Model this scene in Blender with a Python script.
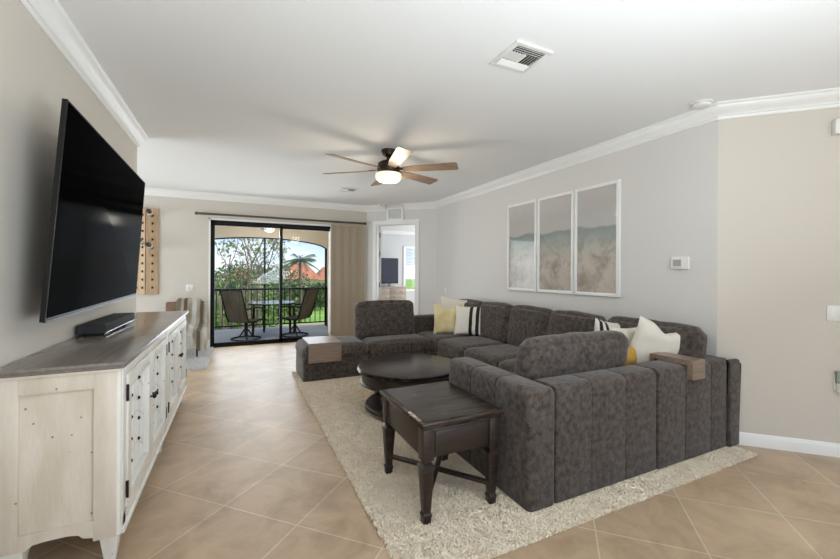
import bpy, bmesh, math, random
import numpy as np
from mathutils import Matrix, Vector, noise

random.seed(7)
rng = np.random.default_rng(7)
PI = math.pi
sc = bpy.context.scene
col = sc.collection
for o in list(bpy.data.objects):
    bpy.data.objects.remove(o)

# ------------------------------------------------------------------ camera
EYE = 1.37
FPX = 382.41
cam_d = bpy.data.cameras.new('camera')
cam = bpy.data.objects.new('camera', cam_d)
col.objects.link(cam)
cam_d.sensor_fit = 'HORIZONTAL'
cam_d.sensor_width = 36.0
cam_d.lens = 36.0 * FPX / 840.0
cam_d.shift_y = -(279.5 - 272.26) / 840.0
cam_d.clip_start = 0.05
cam_d.clip_end = 600
YAW = 0.446
ROLL = 0.0055
fwd = Vector((math.sin(YAW), math.cos(YAW), 0))
rgt = Vector((math.cos(YAW), -math.sin(YAW), 0))
up = Vector((0, 0, 1))
r2 = rgt * math.cos(ROLL) + up * math.sin(ROLL)
u2 = -rgt * math.sin(ROLL) + up * math.cos(ROLL)
r2, u2 = (rgt * math.cos(ROLL) + up * -math.sin(-ROLL)), u2
m = Matrix.Identity(4)
for i in range(3):
    m[i][0] = r2[i]
    m[i][1] = u2[i]
    m[i][2] = -fwd[i]
m[2][3] = EYE
cam.matrix_world = m
sc.camera = cam

# ------------------------------------------------------------------ exposure, world, sun, large lights
sc.view_settings.view_transform = 'Standard'
sc.view_settings.look = 'None'
sc.view_settings.gamma = 1
sc.view_settings.use_curve_mapping = False
sc.view_settings.exposure = 0.6

world = bpy.data.worlds.new('sky_world')
sc.world = world
world.use_nodes = True
nt = world.node_tree
nt.nodes.clear()
wo = nt.nodes.new('ShaderNodeOutputWorld')
bg = nt.nodes.new('ShaderNodeBackground')
sky = nt.nodes.new('ShaderNodeValToRGB')
for i_, (p_, c_) in enumerate(((0.0, (0.60, 0.66, 0.70, 1)), (0.03, (0.50, 0.61, 0.72, 1)), (0.10, (0.27, 0.43, 0.68, 1)), (0.45, (0.16, 0.31, 0.60, 1)), (1.0, (0.10, 0.22, 0.50, 1)))):
    e_ = sky.color_ramp.elements[i_] if i_ < 1 else sky.color_ramp.elements.new(p_)
    e_.position = p_
    e_.color = c_
sky.color_ramp.elements[-1].color = (0.10, 0.22, 0.50, 1)
mp = nt.nodes.new('ShaderNodeMapping')
mp.inputs['Scale'].default_value = (3.0, 3.0, 9.0)
cn = nt.nodes.new('ShaderNodeTexNoise')
cn.inputs['Scale'].default_value = 1.6
cn.inputs['Detail'].default_value = 6
cr = nt.nodes.new('ShaderNodeValToRGB')
cr.color_ramp.elements[0].position = 0.5
cr.color_ramp.elements[1].position = 0.72
mx = nt.nodes.new('ShaderNodeMixRGB')
mx.inputs['Color2'].default_value = (0.66, 0.70, 0.74, 1)
tcm = nt.nodes.new('ShaderNodeTexCoord')
nt.links.new(tcm.outputs['Generated'], mp.inputs['Vector'])
nt.links.new(mp.outputs['Vector'], cn.inputs['Vector'])
nt.links.new(cn.outputs['Fac'], cr.inputs['Fac'])
nt.links.new(cr.outputs['Color'], mx.inputs['Fac'])
sxyz = nt.nodes.new('ShaderNodeSeparateXYZ')
tcw = nt.nodes.new('ShaderNodeTexCoord')
nt.links.new(tcw.outputs['Generated'], sxyz.inputs['Vector'])
nt.links.new(sxyz.outputs['Z'], sky.inputs['Fac'])
nt.links.new(sky.outputs['Color'], mx.inputs['Color1'])
nt.links.new(mx.outputs['Color'], bg.inputs['Color'])
bg.inputs['Strength'].default_value = 1.15
nt.links.new(bg.outputs['Background'], wo.inputs['Surface'])

def light(name, kind, loc, energy, rot=(0, 0, 0), color=(1, 1, 1), size=1.0, size_y=None, shape='RECTANGLE', spread=None):
    d = bpy.data.lights.new(name, kind)
    d.energy = energy
    d.color = color
    if kind == 'AREA':
        d.shape = shape
        d.size = size
        if size_y:
            d.size_y = size_y
        if spread:
            d.spread = math.radians(spread)
    o = bpy.data.objects.new(name, d)
    col.objects.link(o)
    o.location = loc
    o.rotation_euler = rot
    return o

sun = light('sun', 'SUN', (20, -20, 30), 1.9, (math.radians(48), 0, math.radians(62)), (1.0, 0.95, 0.86))
sun.data.angle = math.radians(0.6)
# daylight through the windows behind the camera; added area lights in the kitchen and the dining nook
COOL = (0.82, 0.92, 1.0)
light('daylight_rear_window', 'AREA', (2.75, -3.42, 1.35), 12, (math.radians(-140), 0, PI), COOL, 2.3, 2.3)
light('kitchen_fill', 'AREA', (4.92, -2.2, 1.5), 18, (math.radians(135), 0, math.radians(90)), (1.0, 0.93, 0.84), 2.4, 1.8)  # added warm area light; the kitchen wall has no window
light('nook_fill', 'AREA', (-4.1, 5.6, 1.4), 95, (math.radians(108), 0, math.radians(-90)), COOL, 2.6, 2.0)  # added area light as nook daylight; that wall has no window
ul = light('ceiling_fill', 'AREA', (1.3, -0.7, 1.15), 78, color=(0.82, 0.925, 1.0), size=1.2, size_y=1.2)  # unseen area light, added to brighten the ceiling
ul.rotation_euler = Vector((-0.26, 0.32, 0.91)).to_track_quat('-Z', 'Y').to_euler()
light('daylight_slider', 'AREA', (0.64, 7.97, 1.2), 27, (math.radians(-90), 0, 0), (0.85, 0.94, 1.0), 2.0, 2.1)
light('daylight_bedroom_window', 'AREA', (6.8, 10.0, 1.5), 60, (math.radians(90), 0, math.radians(90)), (0.9, 0.95, 1.0), 2.0, 1.8)

# ------------------------------------------------------------------ materials
def lin(h):
    h = h.lstrip('#')
    out = []
    for i in (0, 2, 4):
        c = int(h[i:i + 2], 16) / 255.0
        out.append(c / 12.92 if c <= 0.04045 else ((c + 0.055) / 1.055) ** 2.4)
    return (out[0], out[1], out[2], 1)

def mat(name, c, rough=0.6, metal=0.0, c2=None, scale=8.0, bump=0.0, bscale=None, stretch=(1, 1, 1), spec=0.5,
        sheen=0.0, emit=None, estr=0.0, detail=4, lo=0.35, hi=0.65, coat=0.0, space='Object'):
    m_ = bpy.data.materials.new(name)
    m_.use_nodes = True
    t = m_.node_tree
    b = t.nodes['Principled BSDF']
    c = lin(c) if isinstance(c, str) else c
    b.inputs['Base Color'].default_value = c
    b.inputs['Roughness'].default_value = rough
    b.inputs['Metallic'].default_value = metal
    b.inputs['Specular IOR Level'].default_value = spec
    if sheen:
        b.inputs['Sheen Weight'].default_value = sheen
        b.inputs['Sheen Roughness'].default_value = 0.45
    if coat:
        b.inputs['Coat Weight'].default_value = coat
        b.inputs['Coat Roughness'].default_value = 0.1
    if emit:
        b.inputs['Emission Color'].default_value = lin(emit)
        b.inputs['Emission Strength'].default_value = estr
    tc = t.nodes.new('ShaderNodeTexCoord')
    mpn = t.nodes.new('ShaderNodeMapping')
    mpn.inputs['Scale'].default_value = stretch
    t.links.new(tc.outputs[space], mpn.inputs['Vector'])
    if c2:
        n = t.nodes.new('ShaderNodeTexNoise')
        n.inputs['Scale'].default_value = scale
        n.inputs['Detail'].default_value = detail
        n.inputs['Roughness'].default_value = 0.6
        r = t.nodes.new('ShaderNodeValToRGB')
        r.color_ramp.elements[0].position = lo
        r.color_ramp.elements[1].position = hi
        r.color_ramp.elements[0].color = c
        r.color_ramp.elements[1].color = lin(c2) if isinstance(c2, str) else c2
        t.links.new(mpn.outputs['Vector'], n.inputs['Vector'])
        t.links.new(n.outputs['Fac'], r.inputs['Fac'])
        t.links.new(r.outputs['Color'], b.inputs['Base Color'])
    if bump:
        n2 = t.nodes.new('ShaderNodeTexNoise')
        n2.inputs['Scale'].default_value = bscale or scale * 4
        n2.inputs['Detail'].default_value = 3
        bm_ = t.nodes.new('ShaderNodeBump')
        bm_.inputs['Strength'].default_value = bump
        bm_.inputs['Distance'].default_value = 0.01
        t.links.new(mpn.outputs['Vector'], n2.inputs['Vector'])
        t.links.new(n2.outputs['Fac'], bm_.inputs['Height'])
        t.links.new(bm_.outputs['Normal'], b.inputs['Normal'])
    return m_

def glass_mat(name, gloss=0.1, tint=(1, 1, 1, 1)):
    m_ = bpy.data.materials.new(name)
    m_.use_nodes = True
    t = m_.node_tree
    t.nodes.clear()
    o = t.nodes.new('ShaderNodeOutputMaterial')
    tr = t.nodes.new('ShaderNodeBsdfTransparent')
    tr.inputs['Color'].default_value = tint
    g = t.nodes.new('ShaderNodeBsdfGlossy')
    g.inputs['Roughness'].default_value = 0.01
    f = t.nodes.new('ShaderNodeFresnel')
    f.inputs['IOR'].default_value = 1.28
    mxs = t.nodes.new('ShaderNodeMixShader')
    t.links.new(f.outputs['Fac'], mxs.inputs['Fac'])
    t.links.new(tr.outputs['BSDF'], mxs.inputs[1])
    t.links.new(g.outputs['BSDF'], mxs.inputs[2])
    t.links.new(mxs.outputs['Shader'], o.inputs['Surface'])
    return m_

def tile_mat():
    m_ = bpy.data.materials.new('ceramic_floor_tile')
    m_.use_nodes = True
    t = m_.node_tree
    b = t.nodes['Principled BSDF']
    tc = t.nodes.new('ShaderNodeTexCoord')
    # rotate 45 degrees: s along (1,1), d along (1,-1)
    mpn = t.nodes.new('ShaderNodeMapping')
    mpn.vector_type = 'TEXTURE'
    # local x axis along +s direction
    mpn.inputs['Rotation'].default_value = (0, 0, math.radians(45))
    s0, d0 = 2.235, 0.21
    ox = (s0 + d0) / math.sqrt(2)
    oy = (s0 - d0) / math.sqrt(2)
    mpn.inputs['Location'].default_value = (ox, oy, 0)
    t.links.new(tc.outputs['Object'], mpn.inputs['Vector'])
    br = t.nodes.new('ShaderNodeTexBrick')
    br.offset = 0
    br.squash = 1
    br.inputs['Scale'].default_value = 1.0
    br.inputs['Brick Width'].default_value = 0.506
    br.inputs['Row Height'].default_value = 0.506
    br.inputs['Mortar Size'].default_value = 0.0038
    br.inputs['Mortar Smooth'].default_value = 0.2
    br.inputs['Bias'].default_value = 0.0
    br.inputs['Color1'].default_value = lin('#b8a188')
    br.inputs['Color2'].default_value = lin('#c5ad92')
    br.inputs['Mortar'].default_value = lin('#d5c8b6')
    t.links.new(mpn.outputs['Vector'], br.inputs['Vector'])
    n = t.nodes.new('ShaderNodeTexNoise')
    n.inputs['Scale'].default_value = 3.2
    n.inputs['Detail'].default_value = 7
    n.inputs['Roughness'].default_value = 0.65
    n.inputs['Distortion'].default_value = 0.6
    t.links.new(tc.outputs['Object'], n.inputs['Vector'])
    r = t.nodes.new('ShaderNodeValToRGB')
    r.color_ramp.elements[0].position = 0.3
    r.color_ramp.elements[0].color = (0.72, 0.68, 0.64, 1)
    r.color_ramp.elements[1].position = 0.62
    r.color_ramp.elements[1].color = (1.08, 1.06, 1.03, 1)
    t.links.new(n.outputs['Fac'], r.inputs['Fac'])
    mul = t.nodes.new('ShaderNodeMixRGB')
    mul.blend_type = 'MULTIPLY'
    mul.inputs['Fac'].default_value = 1
    t.links.new(br.outputs['Color'], mul.inputs['Color1'])
    t.links.new(r.outputs['Color'], mul.inputs['Color2'])
    t.links.new(mul.outputs['Color'], b.inputs['Base Color'])
    b.inputs['Roughness'].default_value = 0.38
    b.inputs['Specular IOR Level'].default_value = 0.45
    bp = t.nodes.new('ShaderNodeBump')
    bp.inputs['Strength'].default_value = 0.25
    bp.inputs['Distance'].default_value = 0.004
    inv = t.nodes.new('ShaderNodeMath')
    inv.operation = 'SUBTRACT'
    inv.inputs[0].default_value = 1.0
    t.links.new(br.outputs['Fac'], inv.inputs[1])
    t.links.new(inv.outputs[0], bp.inputs['Height'])
    t.links.new(bp.outputs['Normal'], b.inputs['Normal'])
    return m_

def stripes_mat(name, base, stripes, axis='X', rough=0.85, bump=0.3):
    """stripes: list of (lo, hi, colour) along the generated axis 0..1"""
    m_ = bpy.data.materials.new(name)
    m_.use_nodes = True
    t = m_.node_tree
    b = t.nodes['Principled BSDF']
    b.inputs['Roughness'].default_value = rough
    tc = t.nodes.new('ShaderNodeTexCoord')
    sp = t.nodes.new('ShaderNodeSeparateXYZ')
    t.links.new(tc.outputs['Generated'], sp.inputs['Vector'])
    r = t.nodes.new('ShaderNodeValToRGB')
    r.color_ramp.interpolation = 'CONSTANT'
    els = r.color_ramp.elements
    els[0].position = 0
    els[0].color = lin(base)
    els[1].position = 0.999
    els[1].color = lin(base)
    for lo, hi, c in stripes:
        e = els.new(lo)
        e.color = lin(c)
        e = els.new(hi)
        e.color = lin(base)
    t.links.new(sp.outputs[axis], r.inputs['Fac'])
    t.links.new(r.outputs['Color'], b.inputs['Base Color'])
    n2 = t.nodes.new('ShaderNodeTexNoise')
    n2.inputs['Scale'].default_value = 120
    bm_ = t.nodes.new('ShaderNodeBump')
    bm_.inputs['Strength'].default_value = bump
    bm_.inputs['Distance'].default_value = 0.005
    t.links.new(tc.outputs['Object'], n2.inputs['Vector'])
    t.links.new(n2.outputs['Fac'], bm_.inputs['Height'])
    t.links.new(bm_.outputs['Normal'], b.inputs['Normal'])
    return m_

def print_mat(name, seed):
    """framed abstract print: grey sky above, misty teal band, mottled pinkish brown ground"""
    m_ = bpy.data.materials.new(name)
    m_.use_nodes = True
    t = m_.node_tree
    b = t.nodes['Principled BSDF']
    b.inputs['Roughness'].default_value = 0.07
    b.inputs['Specular IOR Level'].default_value = 0.6
    tc = t.nodes.new('ShaderNodeTexCoord')
    sp = t.nodes.new('ShaderNodeSeparateXYZ')
    t.links.new(tc.outputs['Generated'], sp.inputs['Vector'])
    n = t.nodes.new('ShaderNodeTexNoise')
    n.inputs['Scale'].default_value = 5
    n.inputs['Detail'].default_value = 8
    mpn = t.nodes.new('ShaderNodeMapping')
    mpn.inputs['Location'].default_value = (seed * 3.1, seed * 1.7, seed)
    t.links.new(tc.outputs['Object'], mpn.inputs['Vector'])
    t.links.new(mpn.outputs['Vector'], n.inputs['Vector'])
    ad = t.nodes.new('ShaderNodeMath')
    ad.operation = 'MULTIPLY_ADD'
    ad.inputs[1].default_value = 0.12
    t.links.new(n.outputs['Fac'], ad.inputs[0])
    t.links.new(sp.outputs['Z'], ad.inputs[2])
    r = t.nodes.new('ShaderNodeValToRGB')
    e = r.color_ramp.elements
    e[0].position = 0.0
    e[0].color = lin('#b9aea4')
    e[1].position = 1.0
    e[1].color = lin('#c4c0bc')
    for p_, c_ in ((0.35, '#c6bbb1'), (0.5, '#b7b4ab'), (0.60, '#a3aba6'), (0.68, '#8f9996'), (0.70, '#bcbab6'), (0.85, '#bab6b3')):
        q = e.new(p_)
        q.color = lin(c_)
    t.links.new(ad.outputs[0], r.inputs['Fac'])
    n2 = t.nodes.new('ShaderNodeTexNoise')
    n2.inputs['Scale'].default_value = 4.5
    n2.inputs['Detail'].default_value = 10
    n2.inputs['Roughness'].default_value = 0.75
    n2.inputs['Distortion'].default_value = 0.3
    t.links.new(mpn.outputs['Vector'], n2.inputs['Vector'])
    r2_ = t.nodes.new('ShaderNodeValToRGB')
    r2_.color_ramp.elements[0].position = 0.36
    r2_.color_ramp.elements[0].color = (0.55, 0.53, 0.47, 1)
    r2_.color_ramp.elements[1].position = 0.55
    r2_.color_ramp.elements[1].color = (1, 1, 1, 1)
    t.links.new(n2.outputs['Fac'], r2_.inputs['Fac'])
    mul = t.nodes.new('ShaderNodeMixRGB')
    mul.blend_type = 'MULTIPLY'
    lt = t.nodes.new('ShaderNodeMapRange')
    lt.inputs['From Min'].default_value = 0.62
    lt.inputs['From Max'].default_value = 0.4
    lt.inputs['To Min'].default_value = 0.08
    lt.inputs['To Max'].default_value = 0.9
    t.links.new(sp.outputs['Z'], lt.inputs['Value'])
    t.links.new(lt.outputs['Result'], mul.inputs['Fac'])
    t.links.new(r.outputs['Color'], mul.inputs['Color1'])
    t.links.new(r2_.outputs['Color'], mul.inputs['Color2'])
    t.links.new(mul.outputs['Color'], b.inputs['Base Color'])
    return m_

M = {}
M['wall'] = mat('greige_wall_paint', '#dedbd7', 0.75, bump=0.03, bscale=180, spec=0.3)
M['wall_warm_lit'] = mat('warm_lit_wall_paint', '#d6cec3', 0.75, bump=0.03, bscale=180, spec=0.3)  # same paint as the other walls, with warm light put into its colour
M['ceiling'] = mat('ceiling_paint', '#f3f3f2', 0.85, bump=0.05, bscale=140, spec=0.2)
M['trim'] = mat('white_trim_paint', '#f3f2ef', 0.35)
M['bed_wall'] = mat('bedroom_wall_paint', '#d5d6d6', 0.8)
M['tile'] = tile_mat()
M['black_metal'] = mat('black_aluminium', '#080807', 0.4, spec=0.2)
M['blind'] = mat('tan_blind_vinyl', '#b5a692', 0.6)
M['rod'] = mat('dark_bronze_rod', '#5a5049', 0.4, 0.3)
M['glass'] = glass_mat('clear_glass')
M['sofa'] = mat('charcoal_chenille', '#3a3330', 0.92, c2='#665c56', scale=26, bump=0.3, bscale=110, sheen=0.3, detail=6, lo=0.34, hi=0.68, spec=0.15)
M['sofa_dark'] = mat('sofa_piping', '#2b2523', 0.9, spec=0.2)
M['foot'] = mat('black_plastic_foot', '#151413', 0.5)
M['dark_wood'] = mat('espresso_wood', '#1d1512', 0.27, c2='#3a2d27', scale=5, stretch=(14, 1.2, 14), bump=0.25, bscale=9, detail=8)
M['dark_wood_top'] = mat('espresso_plank_top', '#130e0b', 0.24, c2='#463930', scale=5, stretch=(0.7, 5.5, 3), bump=0.12, bscale=9, detail=9, lo=0.42, hi=0.62, spec=0.3)
M['dark_wood_y'] = mat('espresso_wood_crossgrain', '#1f1714', 0.34, c2='#392c26', scale=5, stretch=(1.2, 1.2, 14), bump=0.15, bscale=9, detail=8)
M['tray'] = mat('taupe_wood_tray', '#7d6c5e', 0.35, c2='#94806f', scale=4, stretch=(1, 12, 12))
M['cream_paint'] = mat('distressed_cream_paint', '#cdc0ae', 0.5, c2='#dcd2c4', scale=3, stretch=(3, 3, 0.7), bump=0.12, bscale=30)
M['white_paint'] = mat('distressed_white_paint', '#dfdad1', 0.45, c2='#ebe8e1', scale=3, stretch=(3, 3, 0.7), bump=0.1, bscale=30)
M['console_top'] = mat('weathered_grey_brown_top', '#766e67', 0.2, c2='#847b74', scale=4, stretch=(10, 0.8, 10), bump=0.05, bscale=14, coat=0.15)
M['fret'] = mat('white_door_panel', '#f4f5f6', 0.3)
M['gold_line'] = mat('fretwork_bar', '#d9d4c8', 0.5)
M['bronze'] = mat('dark_bronze_hardware', '#2a221d', 0.4, 0.6)
def add_wear(m_, thr, sc_, stretch):
    """chips in the paint: small brown spots from thresholded noise"""
    t = m_.node_tree
    b = t.nodes['Principled BSDF']
    src = b.inputs['Base Color'].links[0].from_socket
    tc = t.nodes.new('ShaderNodeTexCoord')
    mpn = t.nodes.new('ShaderNodeMapping')
    mpn.inputs['Scale'].default_value = stretch
    v = t.nodes.new('ShaderNodeTexVoronoi')
    v.inputs['Scale'].default_value = sc_
    n = t.nodes.new('ShaderNodeTexNoise')
    n.inputs['Scale'].default_value = 60
    ad = t.nodes.new('ShaderNodeMath'); ad.operation = 'MULTIPLY_ADD'; ad.inputs[1].default_value = 0.10
    r = t.nodes.new('ShaderNodeValToRGB')
    r.color_ramp.elements[0].position = thr; r.color_ramp.elements[0].color = (1, 1, 1, 1)
    r.color_ramp.elements[1].position = thr + 0.02; r.color_ramp.elements[1].color = (0, 0, 0, 1)
    mx_ = t.nodes.new('ShaderNodeMixRGB')
    mx_.inputs['Color2'].default_value = lin('#8a7560')
    t.links.new(tc.outputs['Object'], mpn.inputs['Vector'])
    t.links.new(mpn.outputs['Vector'], v.inputs['Vector'])
    t.links.new(mpn.outputs['Vector'], n.inputs['Vector'])
    t.links.new(n.outputs['Fac'], ad.inputs[0])
    t.links.new(v.outputs['Distance'], ad.inputs[2])
    t.links.new(ad.outputs[0], r.inputs['Fac'])
    t.links.new(r.outputs['Color'], mx_.inputs['Fac'])
    t.links.new(src, mx_.inputs['Color1'])
    t.links.new(mx_.outputs['Color'], b.inputs['Base Color'])
add_wear(M['cream_paint'], 0.105, 15, (1, 1, 1))
add_wear(M['white_paint'], 0.105, 20, (1, 1, 0.7))
M['screen'] = mat('black_screen_glass', '#040405', 0.1, spec=0.0004)
M['bezel'] = mat('black_plastic', '#141313', 0.4, spec=0.25)
M['chrome'] = mat('brushed_chrome', '#b9b9b9', 0.25, 1.0)
M['soundbar'] = mat('black_speaker_cloth', '#26272a', 0.75, bump=0.3, bscale=300)
M['pine'] = mat('pale_pine', '#b79674', 0.6, c2='#cfb594', scale=3, stretch=(8, 8, 0.7))
M['hole_shade'] = mat('bored_hole_shade', '#3a2417', 0.9)  # dark disc colour, painted shade for the inside of a bored hole
M['bottle'] = mat('dark_bottle_glass', '#20231a', 0.1, spec=0.7)
M['foil'] = mat('bottle_foil', '#8b7a5c', 0.3, 0.7)
M['plastic_white'] = mat('white_plastic', '#eceae5', 0.4)
M['plastic_grey'] = mat('grey_plastic_screen', '#a9aaa6', 0.3)
M['duct_shade'] = mat('vent_interior_shade', '#3c3b39', 0.8)
M['fan_wood'] = mat('bleached_oak_blade', '#85705c', 0.4, c2='#a28a72', scale=4, stretch=(1, 10, 10))
M['fan_metal'] = mat('aged_bronze_fan', '#3f342c', 0.35, 0.7)
M['bowl'] = mat('frosted_lit_bowl', '#fff6e8', 0.5, emit='#ffedd0', estr=0.42)
M['lanai_bowl'] = mat('frosted_fan_bowl', '#e9e7e2', 0.3)
M['shag'] = mat('cream_shag_yarn', '#f2e4d0', 0.95, c2='#fdf1de', scale=9, spec=0.1)
M['rug_base'] = mat('shag_backing', '#efe5d6', 0.95, bump=0.6, bscale=60)
M['shag_white'] = mat('ivory_shag_yarn', '#e3e1de', 0.95, spec=0.1)
M['yellow'] = mat('gold_velvet_pillow', '#d8c588', 0.7, c2='#e8dcb4', scale=5, sheen=0.4, bump=0.2, bscale=20)
M['ivory'] = mat('ivory_linen_pillow', '#e6dfd3', 0.9, bump=0.3, bscale=140)
M['ivory2'] = mat('cream_knit_pillow', '#ddd3c2', 0.9, c2='#e9e1d4', scale=30, bump=0.5, bscale=70)
M['mustard'] = mat('mustard_pillow_fabric', '#b98a35', 0.85, c2='#cba045', scale=12, bump=0.3, bscale=80)
M['stripe'] = stripes_mat('black_striped_pillow_cloth', '#e9e3d9', [(0.52, 0.63, '#1d1b1c'), (0.74, 0.85, '#1d1b1c')])
M['stripe_near'] = stripes_mat('black_banded_pillow_cloth', '#e9e3d9', [(0.07, 0.15, '#1d1b1c'), (0.22, 0.30, '#1d1b1c')])
M['leather'] = mat('brown_leather', '#6b4a37', 0.45, c2='#7d5944', scale=6)
M['throw'] = stripes_mat('striped_woven_throw', '#d9cdb8', [(0.0, 0.16, '#a99c8a'), (0.24, 0.34, '#8b7a62'), (0.48, 0.62, '#f0ece4'), (0.72, 0.82, '#8f8674'), (0.86, 0.94, '#f0ece4')], axis='X', bump=0.8)
M['stucco'] = mat('lanai_stucco', '#e4dac8', 0.9, bump=0.2, bscale=60)
M['lanai_floor'] = mat('lanai_grey_paver', '#9a9ea6', 0.6, c2='#aaaeb5', scale=4)
M['sling'] = mat('olive_sling_fabric', '#4a4334', 0.85, c2='#75694f', scale=6, stretch=(1, 9, 0.3), bump=0.2)
M['glass_top'] = mat('grey_glass_tabletop', '#8d9499', 0.12)
M['grass'] = mat('lawn_grass', '#6f9a3e', 0.95, c2='#8fb257', scale=0.4)
M['bark'] = mat('tree_bark', '#5d5144', 0.9, c2='#7b6f60', scale=4)
M['leaf'] = mat('leaf_green', '#4c6a2f', 0.7, c2='#7c9a4a', scale=1.2)
M['leaf_dark'] = mat('leaf_dark_green', '#37502a', 0.75, c2='#59743d', scale=1.2)
M['leaf_dry'] = mat('leaf_olive', '#6c7a45', 0.75, c2='#8c9560', scale=1.2)
M['roof'] = mat('terracotta_roof', '#a05f45', 0.85, c2='#bb7d5e', scale=1.5)
M['house'] = mat('house_stucco', '#d8c6ab', 0.9)
M['window_dark'] = mat('house_window_glass', '#39434b', 0.2)
M['dresser'] = mat('whitewashed_wood', '#a8998a', 0.6, c2='#beb0a1', scale=4, stretch=(1, 10, 10))
M['carpet'] = mat('bedroom_carpet', '#b9ada0', 0.95)
M['bed_screen'] = mat('glossy_grey_screen', '#4a4c58', 0.1)

# ------------------------------------------------------------------ helpers
WORLD = {}

class MB:
    """collects shapes and links them as ONE mesh object"""
    def __init__(self):
        self.bm = bmesh.new()

    def _merge(self, t, mi=0):
        for f in t.faces:
            f.material_index = mi
        me = bpy.data.meshes.new('tmp')
        t.to_mesh(me)
        t.free()
        self.bm.from_mesh(me)
        bpy.data.meshes.remove(me)

    def box(self, x0, x1, y0, y1, z0, z1, bev=0.0, seg=2, mi=0, mtx=None):
        t = bmesh.new()
        bmesh.ops.create_cube(t, size=1)
        for v in t.verts:
            v.co = Vector(((x0 + x1) / 2 + v.co.x * (x1 - x0), (y0 + y1) / 2 + v.co.y * (y1 - y0), (z0 + z1) / 2 + v.co.z * (z1 - z0)))
        if bev > 0:
            bmesh.ops.bevel(t, geom=t.edges[:], offset=bev, segments=seg, affect='EDGES', profile=0.5)
        if mtx is not None:
            bmesh.ops.transform(t, matrix=mtx, verts=t.verts)
        self._merge(t, mi)
        return self

    def bar(self, p0, p1, w, h, mi=0, bev=0.0, upv=None):
        p0, p1 = Vector(p0), Vector(p1)
        d = p1 - p0
        L = d.length
        z = d.normalized()
        ref = Vector(upv) if upv else (Vector((0, 0, 1)) if abs(z.z) < 0.95 else Vector((1, 0, 0)))
        x = ref.cross(z).normalized()
        y = z.cross(x)
        mm = Matrix((x, y, z)).transposed().to_4x4()
        mm.translation = (p0 + p1) / 2
        return self.box(-w / 2, w / 2, -h / 2, h / 2, -L / 2, L / 2, bev, 2, mi, mm)

    def loft(self, rings, mi=0, closed=True, caps=True):
        t = bmesh.new()
        vs = [[t.verts.new(p) for p in r] for r in rings]
        n = len(rings[0])
        for a, b in zip(vs[:-1], vs[1:]):
            rn = n if closed else n - 1
            for i in range(rn):
                j = (i + 1) % n
                try:
                    t.faces.new((a[i], a[j], b[j], b[i]))
                except ValueError:
                    pass
        if caps and closed:
            t.faces.new(list(reversed(vs[0])))
            t.faces.new(vs[-1])
        bmesh.ops.recalc_face_normals(t, faces=t.faces[:])
        self._merge(t, mi)
        return self

    def tube(self, pts, r, n=8, mi=0, caps=True):
        pts = [Vector(p) for p in pts]
        rs = r if isinstance(r, (list, tuple)) else [r] * len(pts)
        rings = []
        prev = None
        for i, p in enumerate(pts):
            a = pts[max(i - 1, 0)]
            b = pts[min(i + 1, len(pts) - 1)]
            z = (b - a).normalized()
            if prev is None:
                ref = Vector((0, 0, 1)) if abs(z.z) < 0.9 else Vector((1, 0, 0))
                x = ref.cross(z).normalized()
            else:
                x = (prev - z * prev.dot(z)).normalized()
            prev = x
            y = z.cross(x)
            rings.append([p + (x * math.cos(2 * PI * k / n) + y * math.sin(2 * PI * k / n)) * rs[i] for k in range(n)])
        return self.loft(rings, mi, True, caps)

    def lathe(self, prof, c=(0, 0, 0), n=32, mi=0, mtx=None):
        c = Vector(c)
        rings = []
        for r, z in prof:
            rings.append([Vector((r * math.cos(2 * PI * k / n), r * math.sin(2 * PI * k / n), z)) for k in range(n)])
        if mtx is not None:
            rings = [[mtx @ p for p in q] for q in rings]
        else:
            rings = [[p + c for p in q] for q in rings]
        return self.loft(rings, mi)

    def prism(self, poly, p_of, lo, hi, mi=0):
        """poly 2-D outline, p_of(a, b, t) -> 3-D point"""
        return self.loft([[Vector(p_of(a, b, lo)) for a, b in poly], [Vector(p_of(a, b, hi)) for a, b in poly]], mi)

    def build(self, name, mats, parent=None, smooth=True, ang=38):
        me = bpy.data.meshes.new(name)
        if parent is not None:
            w = WORLD[parent.name]
            bmesh.ops.transform(self.bm, matrix=w.inverted(), verts=self.bm.verts)
        self.bm.to_mesh(me)
        self.bm.free()
        return link_mesh(name, me, mats, parent, smooth, ang)

def link_mesh(name, me, mats, parent=None, smooth=True, ang=38):
    for m_ in (mats if isinstance(mats, (list, tuple)) else [mats]):
        me.materials.append(m_)
    if smooth and len(me.polygons):
        me.polygons.foreach_set('use_smooth', [True] * len(me.polygons))
        me.set_sharp_from_angle(angle=math.radians(ang))
    o = bpy.data.objects.new(name, me)
    col.objects.link(o)
    if parent is not None:
        o.parent = parent
        WORLD[o.name] = WORLD[parent.name].copy()
    else:
        WORLD[o.name] = Matrix.Identity(4)
    return o

def thing(name, label, cat, loc, rz=0.0, group=None):
    o = bpy.data.objects.new(name, None)
    col.objects.link(o)
    o.empty_display_size = 0.1
    o.location = loc
    o.rotation_euler = (0, 0, rz)
    WORLD[o.name] = Matrix.Translation(Vector(loc)) @ Matrix.Rotation(rz, 4, 'Z')
    o['label'] = label
    o['category'] = cat
    if group:
        o['group'] = group
    return o

def tag(o, label, cat, group=None, kind=None):
    o['label'] = label
    o['category'] = cat
    if group:
        o['group'] = group
    if kind:
        o['kind'] = kind
    return o

def recentre(o, loc):
    """put a top-level mesh's origin at loc"""
    o.data.transform(Matrix.Translation(-Vector(loc)))
    o.location = loc
    WORLD[o.name] = Matrix.Translation(Vector(loc))
    return o

def struct(name, mb, mats, parent=None, smooth=False):
    o = mb.build(name, mats, parent, smooth)
    if parent is None:
        o['kind'] = 'structure'
    return o

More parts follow.
